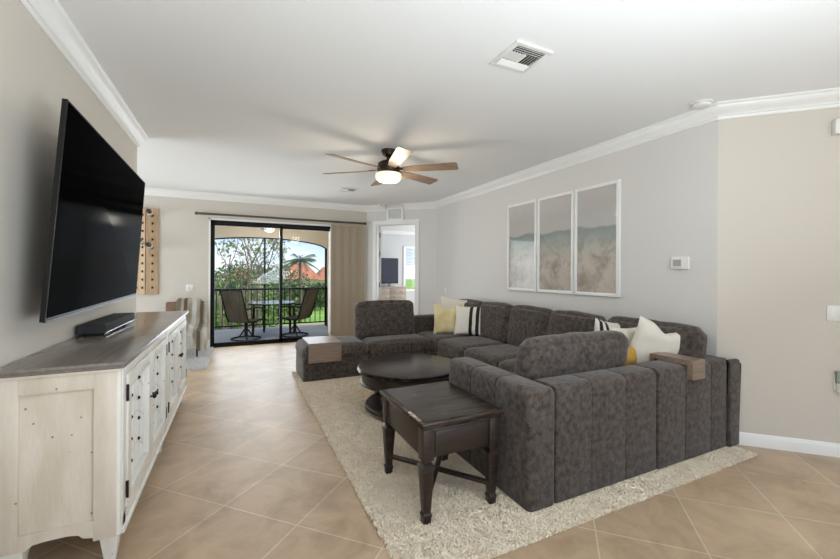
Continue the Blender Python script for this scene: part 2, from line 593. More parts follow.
def dup(root, loc, rz, label=None, group=None):
    r = root.copy()
    col.objects.link(r)
    r.location = loc
    r.rotation_euler = (0, 0, rz)
    if label:
        r['label'] = label
    if group:
        r['group'] = group
    for ch in list(root.children):
        c = ch.copy()
        col.objects.link(c)
        c.parent = r
        for g in list(ch.children):
            d = g.copy()
            col.objects.link(d)
            d.parent = c
    WORLD[r.name] = Matrix.Translation(Vector(loc)) @ Matrix.Rotation(rz, 4, 'Z')
    return r

def rr(w, h, r, n=5, rb=None):
    """rounded rectangle outline centred on 0,0; top corners r, bottom corners rb"""
    rb = r if rb is None else rb
    pts = []
    for cx_, cy_, a0, q in ((w / 2, h / 2, 0, r), (-w / 2, h / 2, 90, r), (-w / 2, -h / 2, 180, rb), (w / 2, -h / 2, 270, rb)):
        sx = 1 if cx_ > 0 else -1
        sy = 1 if cy_ > 0 else -1
        for k in range(n + 1):
            a = math.radians(a0 + 90 * k / n)
            pts.append((cx_ - sx * q + q * math.cos(a), cy_ - sy * q + q * math.sin(a)))
    return pts

def channel(mb, axis, a0, a1, c0, c1, z0, z1, rt=0.05, rb=0.008, inset=0.012, e0=None, e1=None):
    """one upholstered channel: rounded cross-section swept along axis between a0 and a1; e0/e1 bigger end rounding"""
    w = c1 - c0
    h = z1 - z0
    cc = (c0 + c1) / 2
    cz = (z0 + z1) / 2
    def stations(lo, hi):
        st = []
        for e, base, sg in ((e0 or inset, lo, 1), (e1 or inset, hi, -1)):
            q = []
            for k in range(5):
                t_ = k / 4 * PI / 2
                q.append((base + sg * e * (1 - math.cos(PI / 2 - t_)) if False else base + sg * e * (1 - math.sin(PI / 2 - t_)), e * (1 - math.cos(PI / 2 - t_))))
            st.append(q)
        # first list: t 0..1 from full section towards the end
        s0 = [(lo + (e0 or inset) * (1 - math.sin(a)), (e0 or inset) * (1 - math.cos(a))) for a in [0, PI / 8, PI / 4, 3 * PI / 8, PI / 2]]
        s1 = [(hi - (e1 or inset) * (1 - math.sin(a)), (e1 or inset) * (1 - math.cos(a))) for a in [PI / 2, 3 * PI / 8, PI / 4, PI / 8, 0]]
        out = []
        for p_, ins in [(lo + (e0 or inset) * (1 - math.cos(a)), (e0 or inset) * (1 - math.sin(a))) for a in [0, PI / 8, PI / 4, 3 * PI / 8, PI / 2]]:
            out.append((p_, ins))
        for p_, ins in [(hi - (e1 or inset) * (1 - math.cos(a)), (e1 or inset) * (1 - math.sin(a))) for a in [PI / 2, 3 * PI / 8, PI / 4, PI / 8, 0]]:
            out.append((p_, ins))
        return out
    rings = []
    for a, ins in stations(a0, a1):
        pts = rr(w - 2 * ins, h - ins, max(rt - ins * 0.5, 0.004), 5, rb)
        ring = []
        for p_, q_ in pts:
            if axis == 'x':
                ring.append(Vector((a, cc + p_, cz - ins / 2 + q_)))
            else:
                ring.append(Vector((cc + p_, a, cz - ins / 2 + q_)))
        rings.append(ring)
    mb.loft(rings)
    return mb

def cushion_mesh(mb, size, mtx, r=0.05, puff=0.03, n=12, wob=0.006, seed=0, mi=0):
    """soft box"""
    t = bmesh.new()
    bmesh.ops.create_cube(t, size=2)
    bmesh.ops.subdivide_edges(t, edges=t.edges[:], cuts=n, use_grid_fill=True)
    hx, hy, hz = size[0] / 2, size[1] / 2, size[2] / 2
    for v in t.verts:
        u = v.co.copy()
        c = Vector((math.copysign(min(abs(u.x) * hx, hx - r), u.x), math.copysign(min(abs(u.y) * hy, hy - r), u.y), math.copysign(min(abs(u.z) * hz, hz - r), u.z)))
        p = Vector((u.x * hx, u.y * hy, u.z * hz))
        d = p - c
        if d.length > 1e-9:
            p = c + d.normalized() * r
        fx, fy, fz = 1 - u.x ** 2, 1 - u.y ** 2, 1 - u.z ** 2
        p.x += math.copysign(puff * 0.5 * fy ** 0.5 * fz ** 0.5, u.x) * (abs(u.x) ** 3)
        p.y += math.copysign(puff * fx ** 0.5 * fz ** 0.5, u.y) * (abs(u.y) ** 3)
        p.z += math.copysign(puff * fx ** 0.5 * fy ** 0.5, u.z) * (abs(u.z) ** 3)
        nn = noise.noise(Vector((p.x * 6 + seed * 7.3, p.y * 6, p.z * 6)))
        p += p.normalized() * nn * wob
        v.co = mtx @ p
    mb._merge(t, mi)
    return mb

def pillow_mesh(mb, w, h, th, mtx, n=16, seed=0, dent=0.0):
    t = bmesh.new()
    for side in (1, -1):
        vs = {}
        for i in range(n + 1):
            for j in range(n + 1):
                u = -1 + 2 * i / n
                v = -1 + 2 * j / n
                k = (max(0, 1 - u ** 2) ** 0.42) * (max(0, 1 - v ** 2) ** 0.42)
                pinch = 0.045
                x = u * w / 2 * (1 - pinch * (1 - v * v) ** 1 * 1.6 * abs(u) ** 2)
                y = v * h / 2 * (1 - pinch * (1 - u * u) ** 1 * 1.6 * abs(v) ** 2)
                z = side * th / 2 * k
                z += side * k * noise.noise(Vector((u * 2.3 + seed * 5.1, v * 2.3, side + seed))) * th * 0.12
                if dent and v > 0:
                    z -= side * 0  # shape kept; the chop below bends the top edge
                    y -= dent * math.exp(-(u / 0.35) ** 2) * v ** 2
                vs[i, j] = t.verts.new(mtx @ Vector((x, y, z)))
        for i in range(n):
            for j in range(n):
                q = (vs[i, j], vs[i + 1, j], vs[i + 1, j + 1], vs[i, j + 1])
                t.faces.new(q if side > 0 else tuple(reversed(q)))
    bmesh.ops.remove_doubles(t, verts=t.verts[:], dist=0.0006)
    mb._merge(t)
    return mb

def euler_m(loc, rx=0, ry=0, rz=0):
    return Matrix.Translation(Vector(loc)) @ Matrix.Rotation(rz, 4, 'Z') @ Matrix.Rotation(ry, 4, 'Y') @ Matrix.Rotation(rx, 4, 'X')

def molding(mb, path, prof, mi=0):
    """sweep profile (d out of the wall towards its left, z) along an open polyline with mitred corners"""
    P = [Vector((p[0], p[1])) for p in path]
    rings = []
    for i, p in enumerate(P):
        dirs = []
        if i > 0:
            dirs.append((P[i] - P[i - 1]).normalized())
        if i < len(P) - 1:
            dirs.append((P[i + 1] - P[i]).normalized())
        ns = [Vector((-d.y, d.x)) for d in dirs]
        if len(ns) == 2:
            nn = (ns[0] + ns[1]).normalized()
            nn = nn / max(nn.dot(ns[0]), 0.2)
        else:
            nn = ns[0]
        rings.append([Vector((p.x + nn.x * d, p.y + nn.y * d, z)) for d, z in prof])
    mb.loft(rings, mi)
    return mb

# ------------------------------------------------------------------ room shell
H = 2.743
XL, XR, YF, YB = -0.93, 3.547, 7.742, -3.5
YE = 4.78            # where the left wall ends
A0 = Vector((2.452, YF))       # angled wall with the bedroom door
A1 = Vector((XR, 6.643))
D0 = Vector((XR, 1.775))       # diagonal wall on the right
D1 = Vector((5.0, 0.322))
NX = -4.2            # dining nook's outer wall

b = MB()
b.box(-4.4, 7.2, -3.7, 7.83, -0.12, 0.0)
struct('floor', b, M['tile'])
b = MB()
b.box(-4.4, 7.2, -3.7, 7.93, H, H + 0.15)
b.box(2.44, 7.2, 7.93, 12.2, H, H + 0.15)
struct('ceiling', b, M['ceiling'])

b = MB(); b.box(XL - 0.14, XL, YB, YE, 0, H); struct('wall_left', b, M['wall_warm_lit'])
b = MB(); b.box(NX, XL - 0.14, 3.0, 3.12, 0, H); struct('wall_nook_front', b, M['wall'])
b = MB(); b.box(NX - 0.12, NX, 3.0, YF + 0.18, 0, H); struct('wall_nook_left', b, M['wall'])
DX0, DX1, DZ = -0.43, 1.70, 2.285
b = MB()
b.box(NX, DX0, YF, YF + 0.18, 0, H)
b.box(DX1, A0.x + 0.02, YF, YF + 0.18, 0, H)
b.box(DX0, DX1, YF, YF + 0.18, DZ, H)
struct('wall_far', b, M['wall_warm_lit'])

def wall_seg(mb, p, q, th, z0, z1, t0=0.0, t1=None, side=1):
    """wall from p to q (room on the left of p->q), thickness to the right"""
    p, q = Vector(p), Vector(q)
    d = (q - p).normalized()
    L = (q - p).length
    t1 = L if t1 is None else t1
    nrm = Vector((d.y, -d.x))
    a = p + d * t0
    c = p + d * t1
    ring = [a, c, c + nrm * th, a + nrm * th]
    mb.loft([[Vector((v.x, v.y, z0)) for v in ring], [Vector((v.x, v.y, z1)) for v in ring]])

# walking the room so that the interior lies on the left: A1 -> A0 (angled), D0 -> A1 (right), D1 -> D0 (diagonal)
LA = (A1 - A0).length
dA = (A0 - A1).normalized()
nA = Vector((-dA.y, dA.x))           # into the living room
DT0, DT1, DH = 0.45, 1.325, 2.355       # bedroom door opening measured from A1
b = MB()
wall_seg(b, A1, A0, 0.12, 0, H, 0, DT0)
wall_seg(b, A1, A0, 0.12, 0, H, DT1, LA)
wall_seg(b, A1, A0, 0.12, DH, H, DT0, DT1)
struct('wall_angled', b, M['wall'])
b = MB(); wall_seg(b, D0, A1, 0.12, 0, H); struct('wall_right', b, M['wall'])
b = MB(); wall_seg(b, D1, D0, 0.12, 0, H, 0, (D0 - D1).length); struct('wall_diagonal', b, M['wall_warm_lit'])
b = MB(); b.box(5.0, 5.12, YB, 0.32, 0, H); struct('wall_kitchen', b, M['wall'])
b = MB()
b.box(XL - 0.14, 5.12, YB - 0.12, YB, 0, 0.1); b.box(XL - 0.14, 5.12, YB - 0.12, YB, 2.6, H)
b.box(XL - 0.14, -0.75, YB - 0.12, YB, 0.1, 2.6); b.box(3.95, 5.12, YB - 0.12, YB, 0.1, 2.6)
struct('wall_rear', b, M['wall'])
b = MB()
for x in (-0.75, 0.8, 2.37, 3.91):
    b.box(x, x + 0.06, YB - 0.09, YB - 0.03, 0.1, 2.6)
b.box(-0.75, 3.95, YB - 0.09, YB - 0.03, 0.1, 0.16); b.box(-0.75, 3.95, YB - 0.09, YB - 0.03, 2.54, 2.6)
struct('window_2', b, M['trim'])

# bedroom shell beyond the angled wall
b = MB(); b.box(2.47, 2.59, YF + 0.2, 12.07, 0, H); struct('wall_bedroom_left', b, M['bed_wall'])
WX0, WX1, WZ0, WZ1 = 5.16, 6.4, 0.80, 2.17
b = MB()
b.box(2.59, WX0, 11.95, 12.07, 0, H); b.box(WX1, 7.1, 11.95, 12.07, 0, H)
b.box(WX0, WX1, 11.95, 12.07, 0, WZ0); b.box(WX0, WX1, 11.95, 12.07, WZ1, H)
struct('wall_bedroom_far', b, M['bed_wall'])
b = MB(); b.box(7.0, 7.12, 6.6, 12.07, 0, H); struct('wall_bedroom_right', b, M['bed_wall'])
b = MB(); b.box(XR + 0.12, 7.12, 6.5, 6.6, 0, H); struct('wall_bedroom_front', b, M['bed_wall'])
b = MB(); b.box(2.47, 7.1, 7.83, 12.1, -0.12, 0.0); struct('floor_bedroom', b, M['carpet'])
# bedroom window with white shutters
wf = MB()
for x0, x1, z0, z1 in ((WX0 - 0.08, WX0, WZ0 - 0.08, WZ1 + 0.08), (WX1, WX1 + 0.08, WZ0 - 0.08, WZ1 + 0.08), (WX0, WX1, WZ1, WZ1 + 0.08), (WX0, WX1, WZ0 - 0.08, WZ0)):
    wf.box(x0, x1, 11.92, 12.0, z0, z1)
wf.box(WX0, WX1, 11.93, 11.98, 1.55, 1.6)
wf.box(5.75, 5.80, 11.93, 11.98, WZ0, WZ1)
w1 = struct('window_1', wf, M['trim'])
sh = MB()
for k in range(9):
    z = 1.64 + k * 0.062
    sh.bar((WX0, 11.95, z), (WX1, 11.95, z), 0.055, 0.008, upv=(0, 0.5, 1))
sh.build('shutter_louvre', M['trim'], w1)
g = MB(); g.box(WX0, WX1, 12.02, 12.026, WZ0, WZ1); g.build('pane', M['glass'], w1)

# crown mouldings
def crown_prof(drop, out):
    pr = []
    for d, z in ((0, 0), (1, 0), (1, 0.10), (0.93, 0.16), (0.86, 0.18), (0.80, 0.32), (0.62, 0.50), (0.42, 0.62), (0.30, 0.72), (0.28, 0.78), (0.18, 0.82), (0.16, 0.9), (0.10, 1.0), (0, 1.0)):
        pr.append((d * out, H - z * drop))
    return pr
CP = crown_prof(0.112, 0.10)
b = MB(); molding(b, [(XL, YE), (XL, YB + 0.0)], CP); struct('trim_1', b, M['trim'], smooth=True)
b = MB()
gt0, gt1 = 0.695, 1.10     # the return grille interrupts the crown here
pA = A1 + dA * gt0
molding(b, [tuple(D1), tuple(D0), tuple(A1), tuple(pA)], CP)
struct('trim_2', b, M['trim'], smooth=True)
b = MB()
pB = A1 + dA * gt1
molding(b, [tuple(pB), tuple(A0), (NX, YF), (NX, 3.12)], CP)
struct('trim_3', b, M['trim'], smooth=True)
CPb = crown_prof(0.10, 0.09)
b = MB(); molding(b, [(7.0, 11.95), (2.59, 11.95)], CPb); struct('trim_4', b, M['trim'], smooth=True)

# baseboards
BP = [(0, 0), (0.016, 0), (0.016, 0.07), (0.012, 0.082), (0.007, 0.096), (0, 0.10)]
b = MB(); molding(b, [(5.0, 0.322), tuple(D0), tuple(A1), tuple(A1 + dA * (DT0 - 0.07))], BP); struct('baseboard_right', b, M['trim'], smooth=True)
b = MB(); molding(b, [tuple(A1 + dA * (DT1 + 0.07)), tuple(A0), (DX1 + 0.02, YF)], BP); struct('baseboard_angled', b, M['trim'], smooth=True)
b = MB(); molding(b, [(DX0 - 0.02, YF), (NX, YF)], BP); struct('baseboard_far', b, M['trim'], smooth=True)
b = MB(); molding(b, [(XL, YE), (XL, YB)], BP); struct('baseboard_left', b, M['trim'], smooth=True)

# bedroom door casing, jamb, hinges and the leaf swung into the bedroom
def on_A(t, out, z):
    p = A1 + dA * t + nA * out
    return Vector((p.x, p.y, z))
def abox(mb, t0, t1, o0, o1, z0, z1, mi=0):
    ring = [on_A(t0, o0, 0), on_A(t1, o0, 0), on_A(t1, o1, 0), on_A(t0, o1, 0)]
    mb.loft([[Vector((v.x, v.y, z0)) for v in ring], [Vector((v.x, v.y, z1)) for v in ring]], mi)
b = MB()
abox(b, DT0 - 0.075, DT0, 0, 0.018, 0, DH + 0.075)
abox(b, DT1, DT1 + 0.075, 0, 0.018, 0, DH + 0.075)
abox(b, DT0, DT1, 0, 0.018, DH, DH + 0.075)
abox(b, DT0 - 0.085, DT1 + 0.085, 0, 0.026, DH + 0.06, DH + 0.078)
abox(b, DT0, DT0 + 0.018, -0.12, 0, 0, DH)
abox(b, DT1 - 0.018, DT1, -0.12, 0, 0, DH)
abox(b, DT0, DT1, -0.12, 0, DH - 0.018, DH)
dr = struct('door_2', b, M['trim'])
for z in (0.3, 1.1, 1.75, 2.15):
    h = MB()
    h.tube([on_A(DT1 - 0.024, -0.125, z - 0.05), on_A(DT1 - 0.024, -0.125, z + 0.05)], 0.008)
    h.build('hinge', M['bronze'], dr)
lf = MB()
q0 = on_A(DT1 - 0.03, -0.14, 0)
aim = (Vector((q0.x, q0.y, 0))).normalized()
aim = Matrix.Rotation(math.radians(16), 3, 'Z') @ aim
q1 = q0 + aim * 0.82
lf.bar((q0.x, q0.y, 1.19), (q1.x, q1.y, 1.19), 2.34, 0.036, upv=(-aim.y, aim.x, 0))
lf.build('door_leaf', M['trim'], dr)

# ------------------------------------------------------------------ sliding door to the lanai
b = MB()
b.box(DX0, DX0 + 0.045, YF + 0.03, YF + 0.15, 0, DZ)
b.box(DX0, DX1, YF + 0.03, YF + 0.15, DZ - 0.05, DZ)
b.box(DX0, DX1, YF + 0.03, YF + 0.15, 0, 0.03)
sd = struct('door_1', b, M['black_metal'])
def slider(x0, x1, y, lname, lst, rst):
    f = MB()
    f.box(x0, x0 + lst, y - 0.018, y + 0.018, 0.03, DZ - 0.05)
    f.box(x1 - rst, x1, y - 0.018, y + 0.018, 0.03, DZ - 0.05)
    f.box(x0, x1, y - 0.018, y + 0.018, 0.03, 0.075)
    f.box(x0, x1, y - 0.018, y + 0.018, DZ - 0.09, DZ - 0.05)
    fo = f.build('sliding_panel', M['black_metal'], sd, False)
    p_ = MB(); p_.loft([[Vector((x0 + lst, y, 0.075)), Vector((x1 - rst, y, 0.075))], [Vector((x0 + lst, y, DZ - 0.09)), Vector((x1 - rst, y, DZ - 0.09))]], closed=False, caps=False)
    p_.build('pane', M['glass'], fo, False)
slider(DX0 + 0.045, 0.79, YF + 0.065, 'a', 0.02, 0.055)
slider(0.745, DX1 + 0.09, YF + 0.115, 'b', 0.03, 0.06)
b = MB()
b.box(DX1 - 0.0, DX1 + 0.06, YF - 0.004, YF + 0.0, 0, DZ + 0.03)
b.box(DX0 - 0.03, DX1 + 0.06, YF - 0.004, YF, DZ, DZ + 0.03)
b.box(DX0 - 0.03, DX0, YF - 0.004, YF, 0, DZ + 0.03)
struct('trim_5', b, M['trim'])

# ------------------------------------------------------------------ lanai
LY0, LY1 = YF + 0.18, 9.85
b = MB(); b.box(-3.2, 2.45, 7.83, 10.15, -0.15, -0.01); struct('floor_lanai', b, M['lanai_floor'])
b = MB(); b.box(-3.2, 2.45, LY0, 10.15, 2.5, 2.7); struct('ceiling_lanai', b, M['stucco'])
b = MB()
AX0, AX1, ZS, ZP = -0.98, 2.09, 1.93, 2.185
seg = 20
xs = [AX0 + (AX1 - AX0) * k / seg for k in range(seg + 1)]
zs = [ZS + (ZP - ZS) * math.sqrt(max(0, 1 - ((2 * k / seg - 1) ** 2) * 0.98)) for k in range(seg + 1)]
for k in range(seg):
    poly = [(xs[k], zs[k]), (xs[k + 1], zs[k + 1]), (xs[k + 1], 2.5), (xs[k], 2.5)]
    b.prism(poly, lambda a, c, t: (a, t, c), LY1, 10.12)
b.box(AX1, 2.45, LY1, 10.12, -0.15, 2.5)
b.box(-1.35, AX0, LY1, 10.12, -0.15, 2.5)
b.box(-3.2, -2.8, LY1, 10.12, -0.15, 2.5)
b.box(-2.8, -1.35, LY1, 10.12, 2.1, 2.5)
struct('wall_lanai', b, M['stucco'])
b = MB(); b.box(2.33, 2.46, LY0, LY1, 0, 2.5); struct('wall_lanai_side', b, M['stucco'])
# black screen frame in the arch
b = MB()
b.box(0.58, 0.62, 9.94, 9.98, 0, ZP)
b.box(AX1 - 0.05, AX1, 9.94, 9.98, 0, ZS + 0.08)
b.box(AX0, AX0 + 0.05, 9.94, 9.98, 0, ZS + 0.08)
for k in range(seg):
    b.bar((xs[k], 9.96, zs[k] - 0.012), (xs[k + 1], 9.96, zs[k + 1] - 0.012), 0.03, 0.03)
struct('window_3', b, M['black_metal'])

rail = thing('balcony_railing', 'black metal balcony railing with thin upright balusters across the lanai arch', 'railing', (0.55, 9.89, -0.01))
b = MB(); b.box(AX0, AX1, 9.86, 9.92, 0.925, 0.965); b.build('top_rail', M['black_metal'], rail, False)
b = MB(); b.box(AX0, AX1, 9.875, 9.905, 0.08, 0.11); b.build('bottom_rail', M['black_metal'], rail, False)
x = AX0 + 0.06
while x < AX1:
    b = MB(); b.box(x - 0.009, x + 0.009, 9.881, 9.899, 0.11, 0.925); b.build('baluster', M['black_metal'], rail, False)
    x += 0.123
for x in (AX0 + 0.03, 0.6, AX1 - 0.03):
    b = MB(); b.box(x - 0.02, x + 0.02, 9.87, 9.91, -0.01, 0.93); b.build('post', M['black_metal'], rail, False)

tb = thing('patio_table', 'round glass-topped black metal patio table between two patio chairs on the lanai', 'table', (0.70, 8.95, -0.01))
b = MB(); b.lathe([(0.0, 0.70), (0.50, 0.70), (0.50, 0.708), (0.0, 0.708)], (0.70, 8.95, -0.01), 36); b.build('tabletop', M['glass_top'], tb)
b = MB()
b.lathe([(0.485, 0.675), (0.51, 0.675), (0.515, 0.69), (0.51, 0.70), (0.485, 0.70)], (0.70, 8.95, -0.01), 36); b.build('rim', M['black_metal'], tb)
for k in range(4):
    a = math.radians(20 + 90 * k)
    b = MB()
    b.tube([(0.70 + 0.42 * math.cos(a), 8.95 + 0.42 * math.sin(a), -0.01), (0.70 + 0.40 * math.cos(a), 8.95 + 0.40 * math.sin(a), 0.675)], 0.026)
    b.build('leg', M['black_metal'], tb)

def patio_chair(loc, rz, label):
    """swivel sling chair; faces local +x"""
    t = thing('patio_chair', label, 'chair', loc, rz, 'swivel chairs on the lanai')
    W = WORLD[t.name]
    def T(pts):
        return [W @ Vector(p) for p in pts]
    # swivel base ring and column
    b = MB()
    ring = [(0.28 * math.cos(2 * PI * k / 24), 0.28 * math.sin(2 * PI * k / 24), 0.016) for k in range(25)]
    b.tube(T(ring), 0.015, 6)
    for k in range(4):
        a = PI / 4 + k * PI / 2
        b.tube(T([(0.28 * math.cos(a), 0.28 * math.sin(a), 0.02), (0.12 * math.cos(a), 0.12 * math.sin(a), 0.06), (0.03 * math.cos(a), 0.03 * math.sin(a), 0.2)]), 0.017, 6)
    b.tube(T([(0, 0, 0.05), (0, 0, 0.33)]), 0.035, 10)
    b.build('swivel_base', M['black_metal'], t)
    side = [(0.27, 0.37), (0.20, 0.40), (-0.05, 0.37), (-0.2, 0.38), (-0.25, 0.45), (-0.33, 0.72), (-0.42, 1.0)]
    f = MB()
    for s in (-1, 1):
        f.tube(T([(x_, s * 0.25, z_) for x_, z_ in side]), 0.016, 6)
    f.tube(T([(-0.42, -0.25, 1.0), (-0.435, 0, 1.01), (-0.42, 0.25, 1.0)]), 0.016, 6)
    f.tube(T([(0.27, -0.25, 0.37), (0.27, 0.25, 0.37)]), 0.014, 6)
    f.tube(T([(0.0, -0.25, 0.36), (0.0, 0.25, 0.36)]), 0.016, 6)
    f.tube(T([(-0.18, -0.25, 0.37), (-0.18, 0.25, 0.37)]), 0.016, 6)
    f.build('frame', M['black_metal'], t)
    sl = MB()
    rings = []
    for x_, z_ in side:
        rings.append(T([(x_, -0.24, z_ + 0.004), (x_ - 0.005, 0, z_ - 0.012), (x_, 0.24, z_ + 0.004), (x_, 0.24, z_ - 0.002), (x_ - 0.005, 0, z_ - 0.02), (x_, -0.24, z_ - 0.002)]))
    sl.loft(rings)
    sl.build('sling', M['sling'], t)
    for s in (-1, 1):
        a = MB()
        a.tube(T([(-0.30, s * 0.27, 0.64), (-0.1, s * 0.29, 0.66), (0.15, s * 0.29, 0.64), (0.22, s * 0.28, 0.58), (0.2, s * 0.27, 0.40)]), 0.017, 6)
        a.build('armrest', M['black_metal'], t)
    return t
patio_chair((0.17, 8.55, -0.01), math.radians(48), 'olive sling patio chair left of the glass table on the lanai')
patio_chair((1.13, 8.62, -0.01), math.radians(140), 'olive sling patio chair right of the glass table on the lanai')

# lanai ceiling fan
lf_c = Vector((0.60, 8.6, 2.5))
lf_ = thing('patio_fan', 'ceiling fan with glass bowl hanging over the lanai', 'ceiling fan', tuple(lf_c))
b = MB(); b.lathe([(0.06, 0), (0.06, -0.04), (0.02, -0.06), (0.02, -0.1), (0.09, -0.12), (0.10, -0.2), (0.05, -0.22)], lf_c, 20); b.build('motor', M['fan_metal'], lf_)
b = MB(); b.lathe([(0.0, -0.30), (0.06, -0.295), (0.10, -0.27), (0.115, -0.23), (0.05, -0.22)], lf_c, 20); b.build('light_bowl', M['lanai_bowl'], lf_)
for k in range(5):
    a = math.radians(170 + 72 * k)
    b = MB()
    b.box(0.1, 0.62, -0.06, 0.06, -0.006, 0.0, mtx=Matrix.Translation(lf_c + Vector((0, 0, -0.19))) @ Matrix.Rotation(a, 4, 'Z') @ Matrix.Rotation(math.radians(10), 4, 'X'))
    b.build('blade', M['fan_wood'], lf_)

pl = light('lanai_fill', 'POINT', (lf_c.x, lf_c.y, 2.12), 16, color=(1, 0.93, 0.82))  # added to brighten the lanai; the fan bowl itself is unlit
pl.data.shadow_soft_size = 0.1

# ------------------------------------------------------------------ outdoors, one storey below
GZ = -3.0
b = MB(); b.box(-120, 160, 13, 220, GZ - 0.2, GZ); gl = struct('ground', b, M['grass'])
b = MB(); b.box(-40, 60, 13, 33, GZ, GZ + 0.02); struct('ground_path', b, mat('sandy_mulch', '#b9a892', 0.95, c2='#8f8a66', scale=0.35))

def foliage(center, rad, n, leaf, mb_list, squash=(1, 1, 1), shell=0.55):
    v = rng.normal(size=(n, 3))
    v /= np.linalg.norm(v, axis=1)[:, None]
    r = shell + (1 - shell) * rng.random(n) ** 0.7
    lump = np.array([1 + 0.35 * noise.noise(Vector(tuple(q * 2.2)) + Vector(center)) for q in v])
    p = np.array(center) + v * (r * lump)[:, None] * rad * np.array(squash)
    a = rng.normal(size=(n, 3)); a /= np.linalg.norm(a, axis=1)[:, None]
    c = rng.normal(size=(n, 3)); c -= a * (a * c).sum(1)[:, None]; c /= np.linalg.norm(c, axis=1)[:, None]
    s = leaf * (0.6 + 0.8 * rng.random(n))[:, None]
    quads = np.stack([p - a * s, p + c * s * 0.45, p + a * s, p - c * s * 0.45], axis=1)
    mb_list.append(quads.reshape(-1, 3))

def quads_obj(name, lst, m_, parent):
    V = np.concatenate(lst)
    w = np.array(WORLD[parent.name].inverted())
    V = V @ w[:3, :3].T + w[:3, 3]
    n = len(V) // 4
    me = bpy.data.meshes.new(name)
    me.vertices.add(len(V)); me.vertices.foreach_set('co', V.ravel())
    me.loops.add(len(V)); me.loops.foreach_set('vertex_index', np.arange(len(V)))
    me.polygons.add(n)
    me.polygons.foreach_set('loop_start', np.arange(n) * 4)
    me.polygons.foreach_set('loop_total', np.full(n, 4))
    me.update(); me.validate()
    return link_mesh(name, me, m_, parent, False)

def at(u, Y):
    """ground position on the plane y = Y seen at photo column u"""
    a = (u - 420) / FPX
    dx = math.sin(YAW) + a * math.cos(YAW)
    dy = math.cos(YAW) - a * math.sin(YAW)
    return dx / dy * Y

def branchy(name, label, u, Y, h, m_leaf, nleaf, leaf, lean=0.0, group='trees beyond the lanai', spread=1.0, seed=1):
    rr_ = random.Random(seed)
    X = at(u, Y)
    t = thing(name, label, 'tree', (X, Y, GZ), 0, group)
    b = MB()
    L = []
    def grow(p, d, length, r, lev):
        n = 4
        pts = [p.copy()]
        q = p.copy()
        dd = d.copy()
        for k in range(n):
            dd = (dd + Vector((rr_.uniform(-1, 1), rr_.uniform(-1, 1), rr_.uniform(-0.2, 0.5))) * 0.16).normalized()
            q = q + dd * (length / n)
            pts.append(q.copy())
        b.tube(pts, [r * (1 - 0.5 * k / n) for k in range(n + 1)], 5 if lev else 7)
        if lev < 3:
            for k in range(3 if lev else 5):
                i = rr_.choice([2, 3, 4]) if lev else min(4, 1 + k)
                nd = (dd + Vector((rr_.uniform(-1, 1), rr_.uniform(-1, 1), rr_.uniform(0, 0.7))) * spread).normalized()
                grow(pts[i], nd, length * rr_.uniform(0.5, 0.7), r * 0.45, lev + 1)
        if lev >= 2 and nleaf:
            foliage(tuple(pts[-1]), length * 0.55, nleaf, leaf, L, shell=0.1)
    grow(Vector((X, Y, GZ)), Vector((lean, 0, 1)).normalized(), h * 0.5, h * 0.0085, 0)
    b.build('trunk', M['bark'], t)
    if L:
        quads_obj('foliage', L, m_leaf, t)
    return t
branchy('bare_tree', 'slender sparse-leaved tree at the left edge of the sliding door', 226, 15, 8.5, M['leaf_dry'], 5, 0.09, 0.05, seed=3)
branchy('bare_tree', 'slender leaning tree with bare crossing branches behind the left chair', 243, 19, 9.5, M['leaf_dry'], 6, 0.10, 0.14, seed=11)
branchy('bare_tree', 'thin branching tree in the middle of the sliding door view', 258, 24, 9.5, M['leaf_dry'], 8, 0.12, -0.05, seed=5)
branchy('bare_tree', 'thin twiggy tree just right of the door mullion', 289, 36, 9.0, M['leaf_dry'], 9, 0.12, 0.02, seed=23)

def bush(name, label, u, Y, w, h, m_, n=900, leaf=0.16, group=None, base=None, cat='shrub'):
    X = at(u, Y)
    z0 = GZ if base is None else base
    t = thing(name, label, cat, (X, Y, GZ), 0, group)
    L = []
    k = max(2, int(w / h) + 2)
    for i in range(k):
        foliage((X + (i / (k - 1) - 0.5) * w * 0.7, Y + rng.uniform(-0.3, 0.3), z0 + h * rng.uniform(0.35, 0.45)), h * 0.42, n // k, leaf, L, (1.0, 0.8, 1.0), 0.5)
    quads_obj('foliage', L, m_, t)
    b = MB(); b.tube([(X, Y, GZ), (X, Y, z0 + h * 0.5)], 0.1, 6); b.build('stem', M['bark'], t)
    return t
g_ = 'bushes beyond the railing'
bush('leafy_bush', 'bright green bushy tree behind the left patio chair', 232, 27, 3.6, 3.6, M['leaf'], 1500, 0.16, g_)
bush('leafy_bush', 'green rounded bush behind the railing left of the centre post', 249, 32, 4.2, 3.2, M['leaf'], 1500, 0.17, g_)
bush('leafy_bush', 'dark pine clump showing above the bushes near the centre post', 262, 55, 9, 7.0, M['leaf_dark'], 2600, 0.22, g_)
bush('leafy_bush', 'dark tree clump at the far left behind the sparse trees', 228, 60, 12, 6.3, M['leaf_dark'], 2600, 0.22, g_)
bush('leafy_bush', 'olive shrub in front of the houses right of the mullion', 300, 50, 10, 3.2, M['leaf_dry'], 2600, 0.2, g_)
bush('leafy_bush', 'dark green clump below the palm', 306, 44, 4.4, 3.9, M['leaf_dark'], 1800, 0.18, g_)
bush('leafy_bush', 'olive shrub at the right edge of the sliding door', 322, 48, 6, 2.9, M['leaf_dry'], 1600, 0.2, g_)
bush('leafy_bush', 'low olive bush behind the patio table', 275, 36, 5, 2.6, M['leaf_dry'], 1500, 0.17, g_)

bush('leafy_bush', 'dark green shrub outside the bedroom window', 411, 19, 5, 5.2, M['leaf_dark'], 2200, 0.16, g_)

